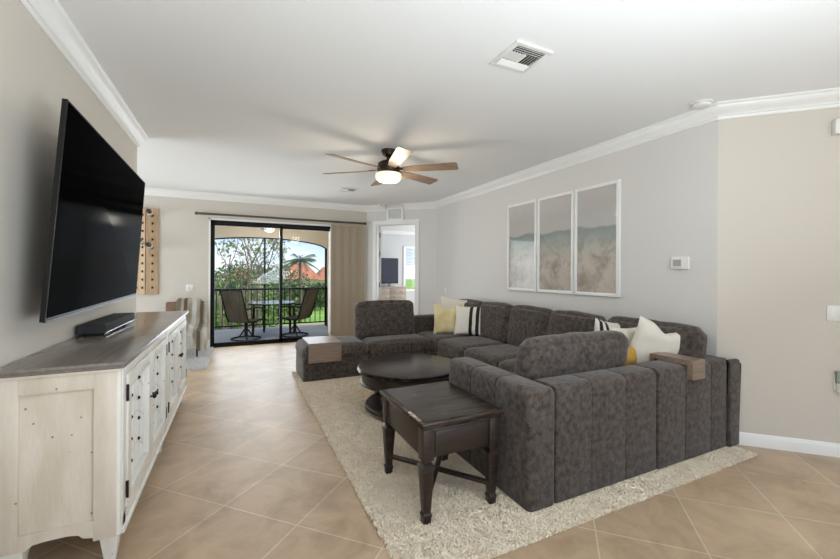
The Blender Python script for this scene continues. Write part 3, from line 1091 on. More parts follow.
def palm(u, Y, h, label):
    X = at(u, Y)
    t = thing('palm_tree', label, 'tree', (X, Y, GZ))
    b = MB()
    b.tube([(X, Y, GZ), (X + 0.05, Y, GZ + h * 0.5), (X, Y, GZ + h)], [0.17, 0.13, 0.12], 8); b.build('trunk', M['bark'], t)
    for k in range(20):
        a = 2 * PI * k / 20 + random.uniform(-0.15, 0.15)
        el = random.uniform(-0.3, 1.3)
        L = random.uniform(1.25, 1.6)
        d = Vector((math.cos(a), math.sin(a), 0))
        pts = []
        for i in range(7):
            s = i / 6
            pts.append(Vector((X, Y, GZ + h)) + d * (L * s * math.cos(el * 0.7)) + Vector((0, 0, L * (s * math.sin(el) - 0.4 * s * s))))
        b = MB()
        b.tube(pts, [0.03 * (1 - 0.7 * i / 6) for i in range(7)], 4)
        sidev = Vector((-d.y, d.x, 0))
        for i in range(1, 7):
            for f_ in (0, 0.33, 0.66):
                if i == 6 and f_ > 0:
                    continue
                p = pts[i].lerp(pts[min(i + 1, 6)], f_)
                for s_ in (-1, 1):
                    ll = 0.40 * (1 - 0.5 * i / 6)
                    tip = p + sidev * s_ * ll + d * 0.2 + Vector((0, 0, -0.22))
                    w = d * 0.035
                    b.loft([[p - w, p + w], [tip - w * 0.3, tip + w * 0.3]], closed=False, caps=False)
        b.build('frond', M['leaf_dark'], t, False)
palm(300, 34, 5.3, 'palm tree rising above the terracotta roofs')

def house(u0, u1, Y, zr, ze, label, chim=False):
    X0, X1 = at(u0, Y), at(u1, Y)
    t = thing('house', label, 'house', ((X0 + X1) / 2, Y + 4, GZ), 0, 'houses with terracotta roofs')
    b = MB(); b.box(X0 + 0.5, X1 - 0.5, Y + 0.5, Y + 8, GZ, ze); b.build('wall', M['house'], t, False)
    b = MB()
    rx = min((X1 - X0) * 0.3, 4.5)
    base = [Vector((X0, Y, ze)), Vector((X1, Y, ze)), Vector((X1, Y + 8.5, ze)), Vector((X0, Y + 8.5, ze))]
    bm_ = bmesh.new()
    vb = [bm_.verts.new(p) for p in base]
    r0 = bm_.verts.new((X0 + rx, Y + 4.2, zr)); r1 = bm_.verts.new((X1 - rx, Y + 4.2, zr))
    bm_.faces.new((vb[0], vb[1], r1, r0)); bm_.faces.new((vb[1], vb[2], r1)); bm_.faces.new((vb[2], vb[3], r0, r1)); bm_.faces.new((vb[3], vb[0], r0)); bm_.faces.new(list(reversed(vb)))
    b._merge(bm_)
    b.build('roof', M['roof'], t, False)
    nw = max(2, int((X1 - X0) / 4))
    for k in range(nw):
        x = X0 + (X1 - X0) * (k + 0.5) / nw
        b = MB(); b.box(x - 0.6, x + 0.6, Y + 0.44, Y + 0.5, GZ + 1.0, GZ + 2.3); b.build('window', M['window_dark'], t, False)
    return t
house(283, 322, 62, 2.7, 0.2, 'house with terracotta hip roof below the palm tree')
house(318, 350, 70, 2.3, -0.1, 'terracotta-roofed house at the right edge of the sliding door')
house(222, 262, 75, 1.9, 0.0, 'terracotta-roofed house half hidden behind the sparse trees')

# ------------------------------------------------------------------ shag rugs
def pile(name, regions, m_, parent, dens, hgt, zbase, holes=(), wd=0.005):
    P = []
    for (x0, x1, y0, y1) in regions:
        n = int((x1 - x0) * (y1 - y0) * dens)
        q = np.stack([rng.uniform(x0, x1, n), rng.uniform(y0, y1, n)], 1)
        keep = np.ones(n, bool)
        for (a0, a1, c0, c1) in holes:
            keep &= ~((q[:, 0] > a0) & (q[:, 0] < a1) & (q[:, 1] > c0) & (q[:, 1] < c1))
        P.append(q[keep])
    P = np.concatenate(P)
    n = len(P)
    ang = rng.uniform(0, 2 * PI, n)
    # neighbouring tufts lean alike, as trodden shag does
    lean_a = np.array([noise.noise(Vector((x * 5, y * 5, 1.0))) for x, y in P]) * 2.2 + rng.uniform(0, 2 * PI, n)
    hh = hgt * rng.uniform(0.65, 1.25, n)
    lean = 0.017 * rng.uniform(0.2, 1.0, n)
    base = np.concatenate([P, np.full((n, 1), zbase)], 1)
    wv = np.stack([np.cos(ang), np.sin(ang), np.zeros(n)], 1) * wd
    ld = np.stack([np.cos(lean_a), np.sin(lean_a), np.zeros(n)], 1)
    mid = base + ld * (lean * 0.35)[:, None]; mid[:, 2] += hh * 0.65
    tip = base + ld * lean[:, None]; tip[:, 2] += hh
    V = np.stack([base - wv, base + wv, mid + wv, mid - wv, tip + wv * 0.5, tip - wv * 0.5], 1).reshape(-1, 3)
    w = np.array(WORLD[parent.name].inverted())
    V = V @ w[:3, :3].T + w[:3, 3]
    idx = np.arange(n)[:, None] * 6
    F = np.stack([idx + np.array([0, 1, 2, 3]), idx + np.array([3, 2, 4, 5])], 1).reshape(-1)
    me = bpy.data.meshes.new(name)
    me.vertices.add(len(V)); me.vertices.foreach_set('co', V.ravel())
    me.loops.add(len(F)); me.loops.foreach_set('vertex_index', F)
    me.polygons.add(n * 2)
    me.polygons.foreach_set('loop_start', np.arange(n * 2) * 4)
    me.polygons.foreach_set('loop_total', np.full(n * 2, 4))
    me.update(); me.validate()
    o = link_mesh(name, me, m_, parent, True, 80)
    o['kind'] = 'stuff'
    return o

RX0, RX1, RY0, RY1 = 0.68, 3.54, 1.50, 5.40
rug = thing('shag_rug', 'large cream shag rug under the sectional sofa and tables', 'rug', ((RX0 + RX1) / 2, (RY0 + RY1) / 2, 0))
b = MB(); b.box(RX0, RX1, RY0, RY1, 0.0, 0.008, 0.002); b.build('backing', M['rug_base'], rug)
pile('shag_pile', [(RX0 - 0.01, RX1, RY0 - 0.01, 2.9), (RX0 - 0.01, RX1, 2.9, RY1)], M['shag'], rug, 22000, 0.0125, 0.006,
     holes=[(1.50, 3.56, 1.70, 2.6), (2.56, 3.6, 2.6, 5.45), (0.76, 3.6, 4.88, 5.45), (1.95, 2.7, 2.55, 2.75)])

rug2 = thing('shag_rug', 'white shag rug under the throw-covered chair', 'rug', (-1.3, 6.9, 0))
b = MB(); b.box(-2.3, -0.38, 6.1, 7.66, 0.0, 0.012, 0.004); b.build('backing', M['shag_white'], rug2)
pile('shag_pile', [(-1.2, -0.37, 6.09, 7.66)], M['shag_white'], rug2, 9000, 0.026, 0.01)

# ------------------------------------------------------------------ sectional sofa
RZ = 0.008
sofa = thing('sectional_sofa', 'charcoal chenille sectional sofa with channel-tufted outer panels on the cream rug', 'sofa', (2.3, 3.4, RZ))
S = M['sofa']
FZ0, FZ1 = 0.016, 0.705
# arm panel on the left end of the near run
b = MB()
ys = [1.672, 1.99, 2.27, 2.60]
for i in range(3):
    channel(b, 'y', ys[i], ys[i + 1], 1.485, 1.69, FZ0, FZ1 - 0.0, rt=0.05, e0=0.012 if i else 0.03, e1=0.012 if i < 2 else 0.04)
b.build('arm', S, sofa)
# near back frame, first module
b = MB()
xs_ = [1.69, 1.985, 2.30, 2.615]
for i in range(3):
    channel(b, 'x', xs_[i], xs_[i + 1], 1.672, 1.88, FZ0, FZ1, rt=0.045, inset=0.010)
b.build('back_frame', S, sofa)
b = MB()
xs_ = [2.628, 2.935, 3.255, 3.47]
for i in range(3):
    channel(b, 'x', xs_[i], xs_[i + 1], 1.665, 1.90, FZ0, FZ1, rt=0.045, inset=0.010)
b.build('back_frame', S, sofa)
# long back frame along the wall with its rounded end
b = MB()
ys = [1.672, 1.99, 2.64, 3.33, 4.02, 4.71, 5.40]
for i in range(6):
    channel(b, 'y', ys[i], ys[i + 1], 3.39, 3.535, FZ0, FZ1, rt=0.05, e0=0.03 if i == 0 else 0.01)
channel(b, 'x', 3.472, 3.625, 1.642, 1.690, FZ0, FZ1 - 0.01, rt=0.03, e1=0.03)
b.build('back_frame', S, sofa)
# far back frame
b = MB()
xs_ = [1.58, 2.02, 2.48, 2.95, 3.535]
for i in range(4):
    channel(b, 'x', xs_[i], xs_[i + 1], 5.40, 5.58, FZ0, 0.69, rt=0.05, e0=0.03 if i == 0 else 0.01)
b.build('back_frame', S, sofa)
# seat bases and seat cushions
def seat(x0, x1, y0, y1, seed, base=True):
    if base:
        b = MB(); b.box(x0 + 0.006, x1 - 0.006, y0 + 0.012, y1 - 0.012, FZ0, 0.27, 0.02, 3); b.build('seat_base', S, sofa)
    b = MB()
    cushion_mesh(b, (x1 - x0 - 0.006, y1 - y0 - 0.006, 0.19), Matrix.Translation(Vector(((x0 + x1) / 2, (y0 + y1) / 2, 0.345))), r=0.055, puff=0.016, n=12, wob=0.008, seed=seed)
    b.build('seat_cushion', S, sofa)
seat(1.70, 2.52, 1.885, 2.60, 1)
seat(2.53, 3.385, 1.905, 2.64, 2)
seat(2.50, 3.385, 2.64, 3.33, 3)
seat(2.50, 3.385, 3.33, 4.02, 4)
seat(2.50, 3.385, 4.02, 4.71, 5)
seat(2.50, 3.385, 4.71, 5.39, 6)
seat(1.57, 2.50, 4.80, 5.39, 7)
# chaise end: one upholstered block with a soft top
b = MB()
channel(b, 'x', 0.735, 1.56, 4.83, 5.50, FZ0, 0.30, rt=0.02, e0=0.03)
b.build('ottoman_base', S, sofa)
b = MB()
cushion_mesh(b, (0.845, 0.70, 0.18), Matrix.Translation(Vector((1.145, 5.155, 0.355))), r=0.08, puff=0.012, n=14, wob=0.008, seed=8)
b.build('ottoman_cushion', S, sofa)
# loose-looking back cushions
def backc(cx_, cy_, cz_, w, h, th, rx, rz, seed, r=0.06, puff=0.035):
    b = MB()
    mm = euler_m((cx_, cy_, cz_), rx, 0, rz)
    cushion_mesh(b, (w, th, h), mm, r=r, puff=puff, n=14, wob=0.012, seed=seed)
    b.build('back_cushion', S, sofa)
backc(1.965, 5.29, 0.68, 0.88, 0.50, 0.15, math.radians(-8), 0, 11, r=0.045, puff=0.03)
for i, (y0, y1) in enumerate(((4.71, 5.38), (4.02, 4.71), (3.33, 4.02), (2.64, 3.33))):
    backc(3.27, (y0 + y1) / 2, 0.675, y1 - y0 - 0.012, 0.50, 0.17, math.radians(-9), math.radians(-90), 12 + i)
backc(3.30, 2.19, 0.695, 0.86, 0.47, 0.16, math.radians(-14), math.radians(-90), 20)
backc(2.19, 2.01, 0.665, 0.99, 0.50, 0.15, math.radians(9), math.radians(0), 21)
# piping seam lines on the far cushion and low feet
for x, y in ((1.56, 1.75), (1.56, 2.52), (2.58, 1.75), (3.45, 1.75), (0.80, 4.9), (0.80, 5.42), (2.55, 2.8), (3.45, 5.4)):
    b = MB(); b.box(x - 0.03, x + 0.03, y - 0.03, y + 0.03, RZ - 0.003, FZ0 + 0.01, 0.004); b.build('foot', M['foot'], sofa)

# armrest trays draped over the sofa
def tray(x0, x1, yf, yb, ztop, zlow, name_label, back=True, th=0.022):
    b = MB()
    if back:
        out = [(yf - th, zlow), (yf - th, ztop + th - 0.006), (yf - th + 0.006, ztop + th), (yb + th - 0.006, ztop + th), (yb + th, ztop + th - 0.006), (yb + th, zlow + 0.06), (yb + 0.003, zlow + 0.06), (yb + 0.003, ztop), (yf, ztop), (yf, zlow)]
    else:
        out = [(yf - th, zlow), (yf - th, ztop + th - 0.006), (yf - th + 0.006, ztop + th), (yb, ztop + th), (yb, ztop), (yf, ztop), (yf, zlow)]
    b.prism(out, lambda a_, c_, t_: (t_, a_, c_), x0, x1)
    o = b.build('sofa_tray', M['tray'])
    recentre(o, ((x0 + x1) / 2, yf, zlow))
    return tag(o, name_label, 'tray', 'wooden sofa trays')
tray(2.945, 3.10, 1.662, 1.905, 0.706, 0.605, 'taupe wooden tray folded over the sofa back beside the white pillows', th=0.036)
tray(0.79, 1.19, 4.79, 5.30, 0.468, 0.25, 'taupe wooden tray draped over the far chaise end of the sofa', back=False)

# throw pillows
def pillow(name, label, cat_group, w, h, th, mtx, m_, seed, dent=0.0):
    b = MB()
    pillow_mesh(b, w, h, th, mtx, 18, seed, dent)
    o = b.build(name, m_, ang=80)
    recentre(o, mtx.translation)
    # generated coordinates follow the pillow's own axes
    return tag(o, label, 'pillow', cat_group)

def pillow_local(name, label, w, h, th, loc, rot, m_, seed, dent=0.0, group=None):
    b = MB()
    pillow_mesh(b, w, h, th, Matrix.Identity(4), 18, seed, dent)
    o = b.build(name, m_, ang=80)
    o.location = loc
    o.rotation_euler = rot
    WORLD[o.name] = Matrix.Translation(Vector(loc))
    return tag(o, label, 'pillow', group)
R_ = math.radians
g_ = 'throw pillows in the far sofa corner'
pillow_local('throw_pillow', 'pale gold velvet pillow with dented top in the far sofa corner', 0.46, 0.46, 0.17, (2.88, 5.02, 0.665), (R_(74), R_(0), R_(-26)), M['yellow'], 1, 0.05, g_)
pillow_local('throw_pillow', 'ivory pillow with two black stripes beside the gold velvet pillow', 0.44, 0.44, 0.15, (3.07, 4.74, 0.665), (R_(74), 0, R_(-46)), M['stripe'], 2, 0.0, g_)
pillow_local('throw_pillow', 'plain ivory pillow tucked behind the gold and the striped pillow', 0.50, 0.50, 0.13, (3.08, 5.17, 0.72), (R_(78), R_(6), R_(-38)), M['ivory'], 3, 0.0, g_)
g_ = 'throw pillows in the near sofa corner'
pillow_local('throw_pillow', 'white linen pillow leaning in front at the near sofa corner', 0.56, 0.50, 0.16, (3.13, 1.99, 0.72), (R_(100), R_(15), R_(-16)), M['ivory'], 4, 0.07, g_)
pillow_local('throw_pillow', 'cream knit pillow half hidden behind the white linen pillow', 0.46, 0.44, 0.13, (2.97, 2.19, 0.70), (R_(95), R_(3), R_(6)), M['ivory2'], 5, 0.0, g_)
pillow_local('throw_pillow', 'mustard pillow peeking out behind the near back cushion', 0.30, 0.26, 0.11, (2.80, 2.05, 0.66), (R_(95), R_(4), R_(10)), M['mustard'], 6, 0.0, g_)
pillow_local('throw_pillow', 'white pillow with black bands peeking over the near back cushion', 0.46, 0.46, 0.13, (3.06, 2.40, 0.71), (R_(84), R_(10), R_(10)), M['stripe_near'], 7, 0.0, g_)

# ------------------------------------------------------------------ end table
et = thing('end_table', 'square dark wood end table with crossed stretchers beside the sofa arm', 'table', (1.155, 2.14, RZ))
EX0, EX1, EY0, EY1, EZ = 0.885, 1.42, 1.812, 2.49, 0.562
b = MB()
b.box(EX0, EX1, EY0, EY1, EZ - 0.022, EZ, 0.006)
b.box(EX0 + 0.012, EX1 - 0.012, EY0 + 0.012, EY1 - 0.012, EZ - 0.04, EZ - 0.02, 0.006)
b.box(EX0 + 0.028, EX1 - 0.028, EY0 + 0.028, EY1 - 0.028, EZ, EZ + 0.002)
b.build('tabletop', M['dark_wood_top'], et)
AZ0, AZ1 = 0.365, EZ - 0.04
lx0, lx1, ly0, ly1 = EX0 + 0.014, EX1 - 0.026, EY0 + 0.014, EY1 - 0.03
b = MB()
b.box(lx0 + 0.01, lx1 - 0.01, ly0 + 0.01, ly1 - 0.01, AZ0, AZ1, 0.003)
b.build('apron', M['dark_wood_y'], et)
b = MB()
b.box(lx0 + 0.075, lx1 - 0.075, ly0 + 0.004, ly0 + 0.02, AZ0 + 0.02, AZ1 - 0.015, 0.003)
dw = b.build('drawer', M['dark_wood_y'], et)
for sx in (0, 1):
    for sy in (0, 1):
        cx_ = (lx0 + 0.033) if sx == 0 else (lx1 - 0.033)
        cy_ = (ly0 + 0.033) if sy == 0 else (ly1 - 0.033)
        b = MB()
        b.box(cx_ - 0.033, cx_ + 0.033, cy_ - 0.033, cy_ + 0.033, AZ0 - 0.012, AZ1, 0.004)
        def sq(s, z):
            return [Vector((cx_ + p, cy_ + q, z)) for p, q in rr(s, s, 0.004, 2)]
        b.loft([sq(0.05, AZ0 - 0.012), sq(0.044, AZ0 - 0.024), sq(0.044, AZ0 - 0.03), sq(0.076, AZ0 - 0.042), sq(0.076, AZ0 - 0.056),
                sq(0.070, AZ0 - 0.062), sq(0.068, AZ0 - 0.07), sq(0.042, 0.075), sq(0.040, 0.07), sq(0.052, 0.062), sq(0.052, 0.050), sq(0.046, 0.044), sq(0.044, RZ + 0.001)])
        b.build('leg', M['dark_wood_y'], et)
b = MB()
b.bar((lx0 + 0.04, ly0 + 0.04, 0.125), (lx1 - 0.04, ly1 - 0.04, 0.125), 0.034, 0.02, bev=0.003)
b.build('stretcher', M['dark_wood_y'], et)
b = MB()
b.bar((lx1 - 0.04, ly0 + 0.04, 0.126), (lx0 + 0.04, ly1 - 0.04, 0.126), 0.034, 0.02, bev=0.003)
b.build('stretcher', M['dark_wood_y'], et)

# ------------------------------------------------------------------ round coffee table
CC = Vector((1.545, 3.47, RZ))
ct = thing('coffee_table', 'round dark wood coffee table standing inside the sofa corner', 'table', tuple(CC))
b = MB()
b.lathe([(0.0, 0.405), (0.49, 0.405), (0.505, 0.412), (0.508, 0.42), (0.498, 0.426), (0.50, 0.434), (0.505, 0.44), (0.498, 0.447), (0.485, 0.45), (0.0, 0.45)], CC, 64)
b.build('tabletop', M['dark_wood_top'], ct, ang=30)
b = MB()
b.lathe([(0.42, 0.29), (0.47, 0.29), (0.482, 0.296), (0.482, 0.304), (0.462, 0.312), (0.462, 0.385), (0.475, 0.394), (0.478, 0.405), (0.42, 0.405)], CC, 64)
b.build('apron', M['dark_wood_y'], ct, ang=30)
for k in range(4):
    a = math.radians(33 + 90 * k)
    c = CC + Vector((0.39 * math.cos(a), 0.39 * math.sin(a), 0))
    b = MB()
    b.lathe([(0.02, 0.09), (0.030, 0.09), (0.034, 0.10), (0.022, 0.115), (0.020, 0.13), (0.034, 0.17), (0.040, 0.20), (0.036, 0.225), (0.022, 0.24), (0.036, 0.25), (0.036, 0.262), (0.03, 0.29), (0.02, 0.40)], c, 16)
    b.build('leg', M['dark_wood_y'], ct)
    b = MB()
    b.lathe([(0.0, 0.0), (0.026, 0.0), (0.036, 0.015), (0.036, 0.03), (0.024, 0.045), (0.0, 0.046)], c, 14)
    b.build('bun_foot', M['dark_wood_y'], ct)
b = MB()
b.lathe([(0.0, 0.045), (0.42, 0.045), (0.432, 0.055), (0.432, 0.075), (0.42, 0.09), (0.0, 0.09)], CC, 48)
b.build('base_shelf', M['dark_wood_y'], ct, ang=30)

# ------------------------------------------------------------------ media console
KX0, KX1, KY0, KY1, KZ = -0.912, -0.48, 2.20, 4.70, 0.95
mc = thing('media_console', 'long distressed white media console with grey-brown top under the television', 'console', (-0.68, 3.45, 0))
b = MB()
tp = [(0, 0), (0.012, 0.004), (0.018, 0.014), (0.014, 0.022), (0.02, 0.026), (0.02, 0.034), (0.014, 0.040), (0, 0.04)]
b.box(KX0, KX1 + 0.02, KY0 - 0.025, KY1 + 0.025, KZ - 0.018, KZ, 0.006, 3)
b.box(KX0, KX1 + 0.012, KY0 - 0.016, KY1 + 0.016, KZ - 0.032, KZ - 0.016, 0.005, 3)
b.build('top', M['console_top'], mc)
BZ0, BZ1 = 0.185, KZ - 0.032
b = MB()
b.box(KX0 + 0.006, KX1 - 0.032, KY0 + 0.014, KY1 - 0.014, BZ0, BZ1)
b.build('body', M['cream_paint'], mc)
# framed end panels
for yy, sg in ((KY0, 1), (KY1, -1)):
    b = MB()
    y0, y1 = (yy, yy + 0.022) if sg > 0 else (yy - 0.022, yy)
    b.box(KX0 + 0.006, KX0 + 0.075, y0, y1, BZ0 - 0.02, BZ1, 0.003)
    b.box(KX1 - 0.105, KX1 - 0.012, y0, y1, BZ0 - 0.045, BZ1, 0.003)
    b.box(KX0 + 0.07, KX1 - 0.10, y0, y1, BZ1 - 0.085, BZ1, 0.003)
    # scalloped bottom rail
    poly = [(KX0 + 0.074, 0.165), (KX0 + 0.10, 0.165), (KX0 + 0.12, 0.185), (KX0 + 0.16, 0.19), (KX1 - 0.19, 0.19), (KX1 - 0.155, 0.183), (KX1 - 0.14, 0.165), (KX1 - 0.104, 0.158), (KX1 - 0.104, 0.235), (KX0 + 0.074, 0.235)]
    b.prism(poly, lambda a, c, t: (a, t, c), y0, y1)
    # cornice under the top
    b.box(KX0 + 0.006, KX1, yy - 0.010 if sg > 0 else yy, yy if sg > 0 else yy + 0.010, BZ1 - 0.014, BZ1, 0.003)
    b.build('end_panel', M['cream_paint'], mc)
# face frame: rounded corner posts, stiles and rails
b = MB()
for yy in (KY0 + 0.012, KY1 - 0.012):
    b.tube([(KX1 - 0.016, yy, BZ0 - 0.04), (KX1 - 0.016, yy, BZ1)], 0.013, 12)
b.box(KX1 - 0.02, KX1, KY0 + 0.02, KY0 + 0.075, BZ0 - 0.03, BZ1, 0.003)
b.box(KX1 - 0.02, KX1, KY1 - 0.075, KY1 - 0.02, BZ0 - 0.03, BZ1, 0.003)
YM = (KY0 + KY1) / 2
b.box(KX1 - 0.02, KX1 + 0.004, YM - 0.055, YM + 0.055, BZ0 - 0.03, BZ1, 0.003)
b.box(KX1 - 0.02, KX1, KY0 + 0.07, KY1 - 0.07, BZ1 - 0.045, BZ1, 0.003)
b.box(KX1 - 0.02, KX1, KY0 + 0.03, KY1 - 0.03, BZ0 - 0.04, BZ0 + 0.035, 0.003)
b.box(KX1 - 0.02, KX1 + 0.010, KY0 + 0.01, KY1 - 0.01, BZ0 - 0.045, BZ0 - 0.02, 0.004)
b.build('face_frame', M['white_paint'], mc)
def cdoor(y0, y1, hinge_low, knob):
    z0, z1 = BZ0 + 0.038, BZ1 - 0.048
    x = KX1
    b = MB()
    fw = 0.062
    b.box(x - 0.026, x + 0.008, y0, y0 + fw, z0, z1, 0.003)
    b.box(x - 0.026, x + 0.008, y1 - fw, y1, z0, z1, 0.003)
    b.box(x - 0.026, x + 0.008, y0 + fw - 0.003, y1 - fw + 0.003, z1 - fw, z1, 0.003)
    b.box(x - 0.026, x + 0.008, y0 + fw - 0.003, y1 - fw + 0.003, z0, z0 + fw, 0.003)
    d = b.build('door', M['white_paint'], mc)
    b = MB(); b.box(x - 0.028, x - 0.022, y0 + fw - 0.002, y1 - fw + 0.002, z0 + fw - 0.002, z1 - fw + 0.002)
    b.build('panel', M['fret'], d)
    # fretwork bars
    b = MB()
    ya, yb_, za, zb = y0 + fw, y1 - fw, z0 + fw, z1 - fw
    for k in range(1, 4):
        yv = ya + (yb_ - ya) * k / 4
        b.box(x - 0.023, x - 0.020, yv - 0.002, yv + 0.002, za, zb)
    for k in range(-1, 4):
        zz = za + (zb - za) * (k + 0.3) / 3
        pts = []
        for q in range(9):
            yy = ya + (yb_ - ya) * q / 8
            zq = zz + 0.085 * math.sin(PI * q / 8)
            if za < zq < zb:
                pts.append((x - 0.0215, yy, zq))
        if len(pts) > 2:
            b.tube(pts, 0.0022, 5)
    b.build('fretwork', M['gold_line'], d)
    # nailheads, staggered in two columns
    for c_, yv in ((0, ya + (yb_ - ya) * 0.30), (1, ya + (yb_ - ya) * 0.70)):
        for k in range(4):
            zz = za + (zb - za) * (0.16 + 0.22 * k + 0.10 * c_)
            b = MB()
            b.lathe([(0.0, 0.011), (0.006, 0.009), (0.0105, 0.003), (0.0105, 0.0), (0.0, 0.0)], n=10, mtx=Matrix.Translation((x - 0.022, yv, zz)) @ Matrix.Rotation(PI / 2, 4, 'Y'))
            b.build('nailhead', M['bronze'], d)
    yk = y1 - 0.03 if knob > 0 else y0 + 0.03
    b = MB()
    b.lathe([(0.0, 0.034), (0.010, 0.032), (0.015, 0.024), (0.012, 0.016), (0.005, 0.012), (0.006, 0.004), (0.013, 0.0), (0.0, 0.0)], n=14, mtx=Matrix.Translation((x + 0.006, yk, (z0 + z1) / 2 + 0.06)) @ Matrix.Rotation(PI / 2, 4, 'Y'))
    b.build('knob', M['bronze'], d)
    yh = y0 - 0.004 if knob > 0 else y1 + 0.004
    for zz in (z0 + 0.09, z1 - 0.09):
        b = MB(); b.tube([(x + 0.006, yh, zz - 0.04), (x + 0.006, yh, zz + 0.04)], 0.006, 8)
        b.build('hinge', M['bronze'], d)
dy0, dy1 = KY0 + 0.082, YM - 0.062
cdoor(dy0, (dy0 + dy1) / 2 - 0.002, True, 1)
cdoor((dy0 + dy1) / 2 + 0.002, dy1, False, -1)
dy0, dy1 = YM + 0.062, KY1 - 0.082
cdoor(dy0, (dy0 + dy1) / 2 - 0.002, True, 1)
cdoor((dy0 + dy1) / 2 + 0.002, dy1, False, -1)
for (x, y) in ((KX1 - 0.05, KY0 + 0.05), (KX1 - 0.05, YM), (KX1 - 0.05, KY1 - 0.05), (KX0 + 0.05, KY0 + 0.05), (KX0 + 0.05, YM), (KX0 + 0.05, KY1 - 0.05)):
    b = MB()
    def sq2(s, z):
        return [Vector((x + p, y + q, z)) for p, q in rr(s, s, 0.005, 2)]
    b.loft([sq2(0.036, 0.0), sq2(0.040, 0.008), sq2(0.075, 0.15), sq2(0.075, 0.165)])
    b.build('leg', M['white_paint'], mc)

# soundbar on the console
sb = thing('soundbar', 'black soundbar lying on the console below the television', 'soundbar', (-0.825, 3.47, KZ))
b = MB(); b.box(-0.91, -0.765, 3.10, 3.88, KZ + 0.012, KZ + 0.074, 0.007, 3); b.build('body', M['soundbar'], sb)
b = MB(); b.box(-0.7655, -0.7625, 3.11, 3.87, KZ + 0.014, KZ + 0.020); b.build('trim_strip', M['chrome'], sb)
for y in (3.2, 3.73):
    b = MB(); b.box(-0.89, -0.78, y - 0.05, y + 0.05, KZ - 0.001, KZ + 0.013); b.build('foot', M['bezel'], sb)

# ------------------------------------------------------------------ television, tilted forward on a wall bracket
tv = thing('television', 'large black flat screen television tilted forward on the left wall', 'television', (-0.85, 3.2, 1.66))
def tvp(y, z, out):
    f_ = (y - 2.28) / (4.11 - 2.28)
    xt = -0.725 + f_ * (-0.012)
    xb = -0.800 + f_ * 0.005
    s = (z - 1.155) / (2.18 - 1.155)
    zz = z - s * 0.035 * f_ + (1 - s) * 0.03 * f_
    return Vector((xb + (xt - xb) * s + out, y, zz))
def tvbox(mb, y0, y1, z0, z1, o0, o1, mi=0):
    mb.loft([[tvp(y0, z0, o), tvp(y1, z0, o), tvp(y1, z1, o), tvp(y0, z1, o)] for o in (o0, o1)] if False else
            [[tvp(y0, z0, o0), tvp(y1, z0, o0), tvp(y1, z1, o0), tvp(y0, z1, o0)], [tvp(y0, z0, o1), tvp(y1, z0, o1), tvp(y1, z1, o1), tvp(y0, z1, o1)]], mi)
b = MB(); tvbox(b, 2.28, 3.98, 1.135, 2.155, 0.002, 0.022); tvbox(b, 2.6, 3.8, 1.25, 1.9, -0.04, -0.004); b.build('housing', M['bezel'], tv, False)
b = MB(); tvbox(b, 2.290, 3.97, 1.152, 2.146, 0.022, 0.0235); b.build('screen', M['screen'], tv, False)
b = MB(); tvbox(b, 2.285, 3.975, 1.130, 1.140, 0.010, 0.025); b.build('bottom_trim', mat('dull_silver_trim', '#77787a', 0.45, 0.6), tv, False)
b = MB()
b.box(XL + 0.001, XL + 0.025, 2.9, 3.5, 1.45, 1.75)
b.bar((XL + 0.02, 3.0, 1.6), (-0.83, 3.0, 1.6), 0.05, 0.05)
b.bar((XL + 0.02, 3.4, 1.6), (-0.83, 3.4, 1.6), 0.05, 0.05)
b.build('wall_bracket', M['bezel'], tv, False)

# ------------------------------------------------------------------ wine rack on the far wall
wr = thing('wine_rack', 'tall pine riddling rack board with bored holes on the far wall', 'wine rack', (-1.36, YF, 0.98))
for (x0, x1, y0, y1) in ((-1.54, -1.375, YF - 0.025, YF - 0.075), (-1.365, -1.20, YF - 0.075, YF - 0.025)):
    b = MB()
    ring0 = [Vector((x0, y0 - 0.0, 0.98)), Vector((x1, y1, 0.98)), Vector((x1, y1 + 0.024, 0.98)), Vector((x0, y0 + 0.024, 0.98))]
    b.loft([ring0, [Vector((p.x, p.y, 2.42)) for p in ring0]])
    bo = b.build('board', M['pine'], wr, False)
    for k in range(10):
        z = 1.09 + k * 0.134
        for f_ in ((0.5,) if x0 > -1.37 else (0.3, 0.8)):
            cx_ = x0 + (x1 - x0) * f_
            cy_ = y0 + (y1 - y0) * f_
            h = MB()
            h.lathe([(0.0, 0.003), (0.021, 0.003), (0.021, -0.004), (0.0, -0.004)], n=14, mtx=Matrix.Translation((cx_, cy_, z)) @ Matrix.Rotation(PI / 2, 4, 'X'))
            h.build('hole_shade', M['hole_shade'], bo)
b = MB(); b.box(-1.50, -1.24, YF - 0.03, YF, 2.30, 2.34); b.box(-1.50, -1.24, YF - 0.03, YF, 1.05, 1.09); b.build('cleat', M['pine'], wr, False)
for (x, z, lab) in ((-1.285, 2.275, 'wine bottle sticking out of the rack near its top'), (-1.285, 1.735, 'wine bottle in the right board at the rack middle'), (-1.415, 1.81, 'wine bottle in the left board at the rack middle')):
    yb_ = YF - 0.06
    t = thing('wine_bottle', lab, 'bottle', (x, yb_, z), 0, 'bottles in the wine rack')
    mm = Matrix.Translation((x, yb_, z)) @ Matrix.Rotation(math.radians(78), 4, 'X') @ Matrix.Rotation(0, 4, 'Z')
    b = MB()
    b.lathe([(0.013, -0.01), (0.014, 0.05), (0.016, 0.07), (0.032, 0.11), (0.037, 0.13), (0.037, 0.27), (0.033, 0.285), (0.02, 0.282), (0.0, 0.275)], n=18, mtx=mm)
    b.build('glass_body', M['bottle'], t)
    b = MB(); b.lathe([(0.0375, 0.15), (0.0378, 0.15), (0.0378, 0.24), (0.0375, 0.24)], n=18, mtx=mm); b.build('paper_label', M['ivory'], t)

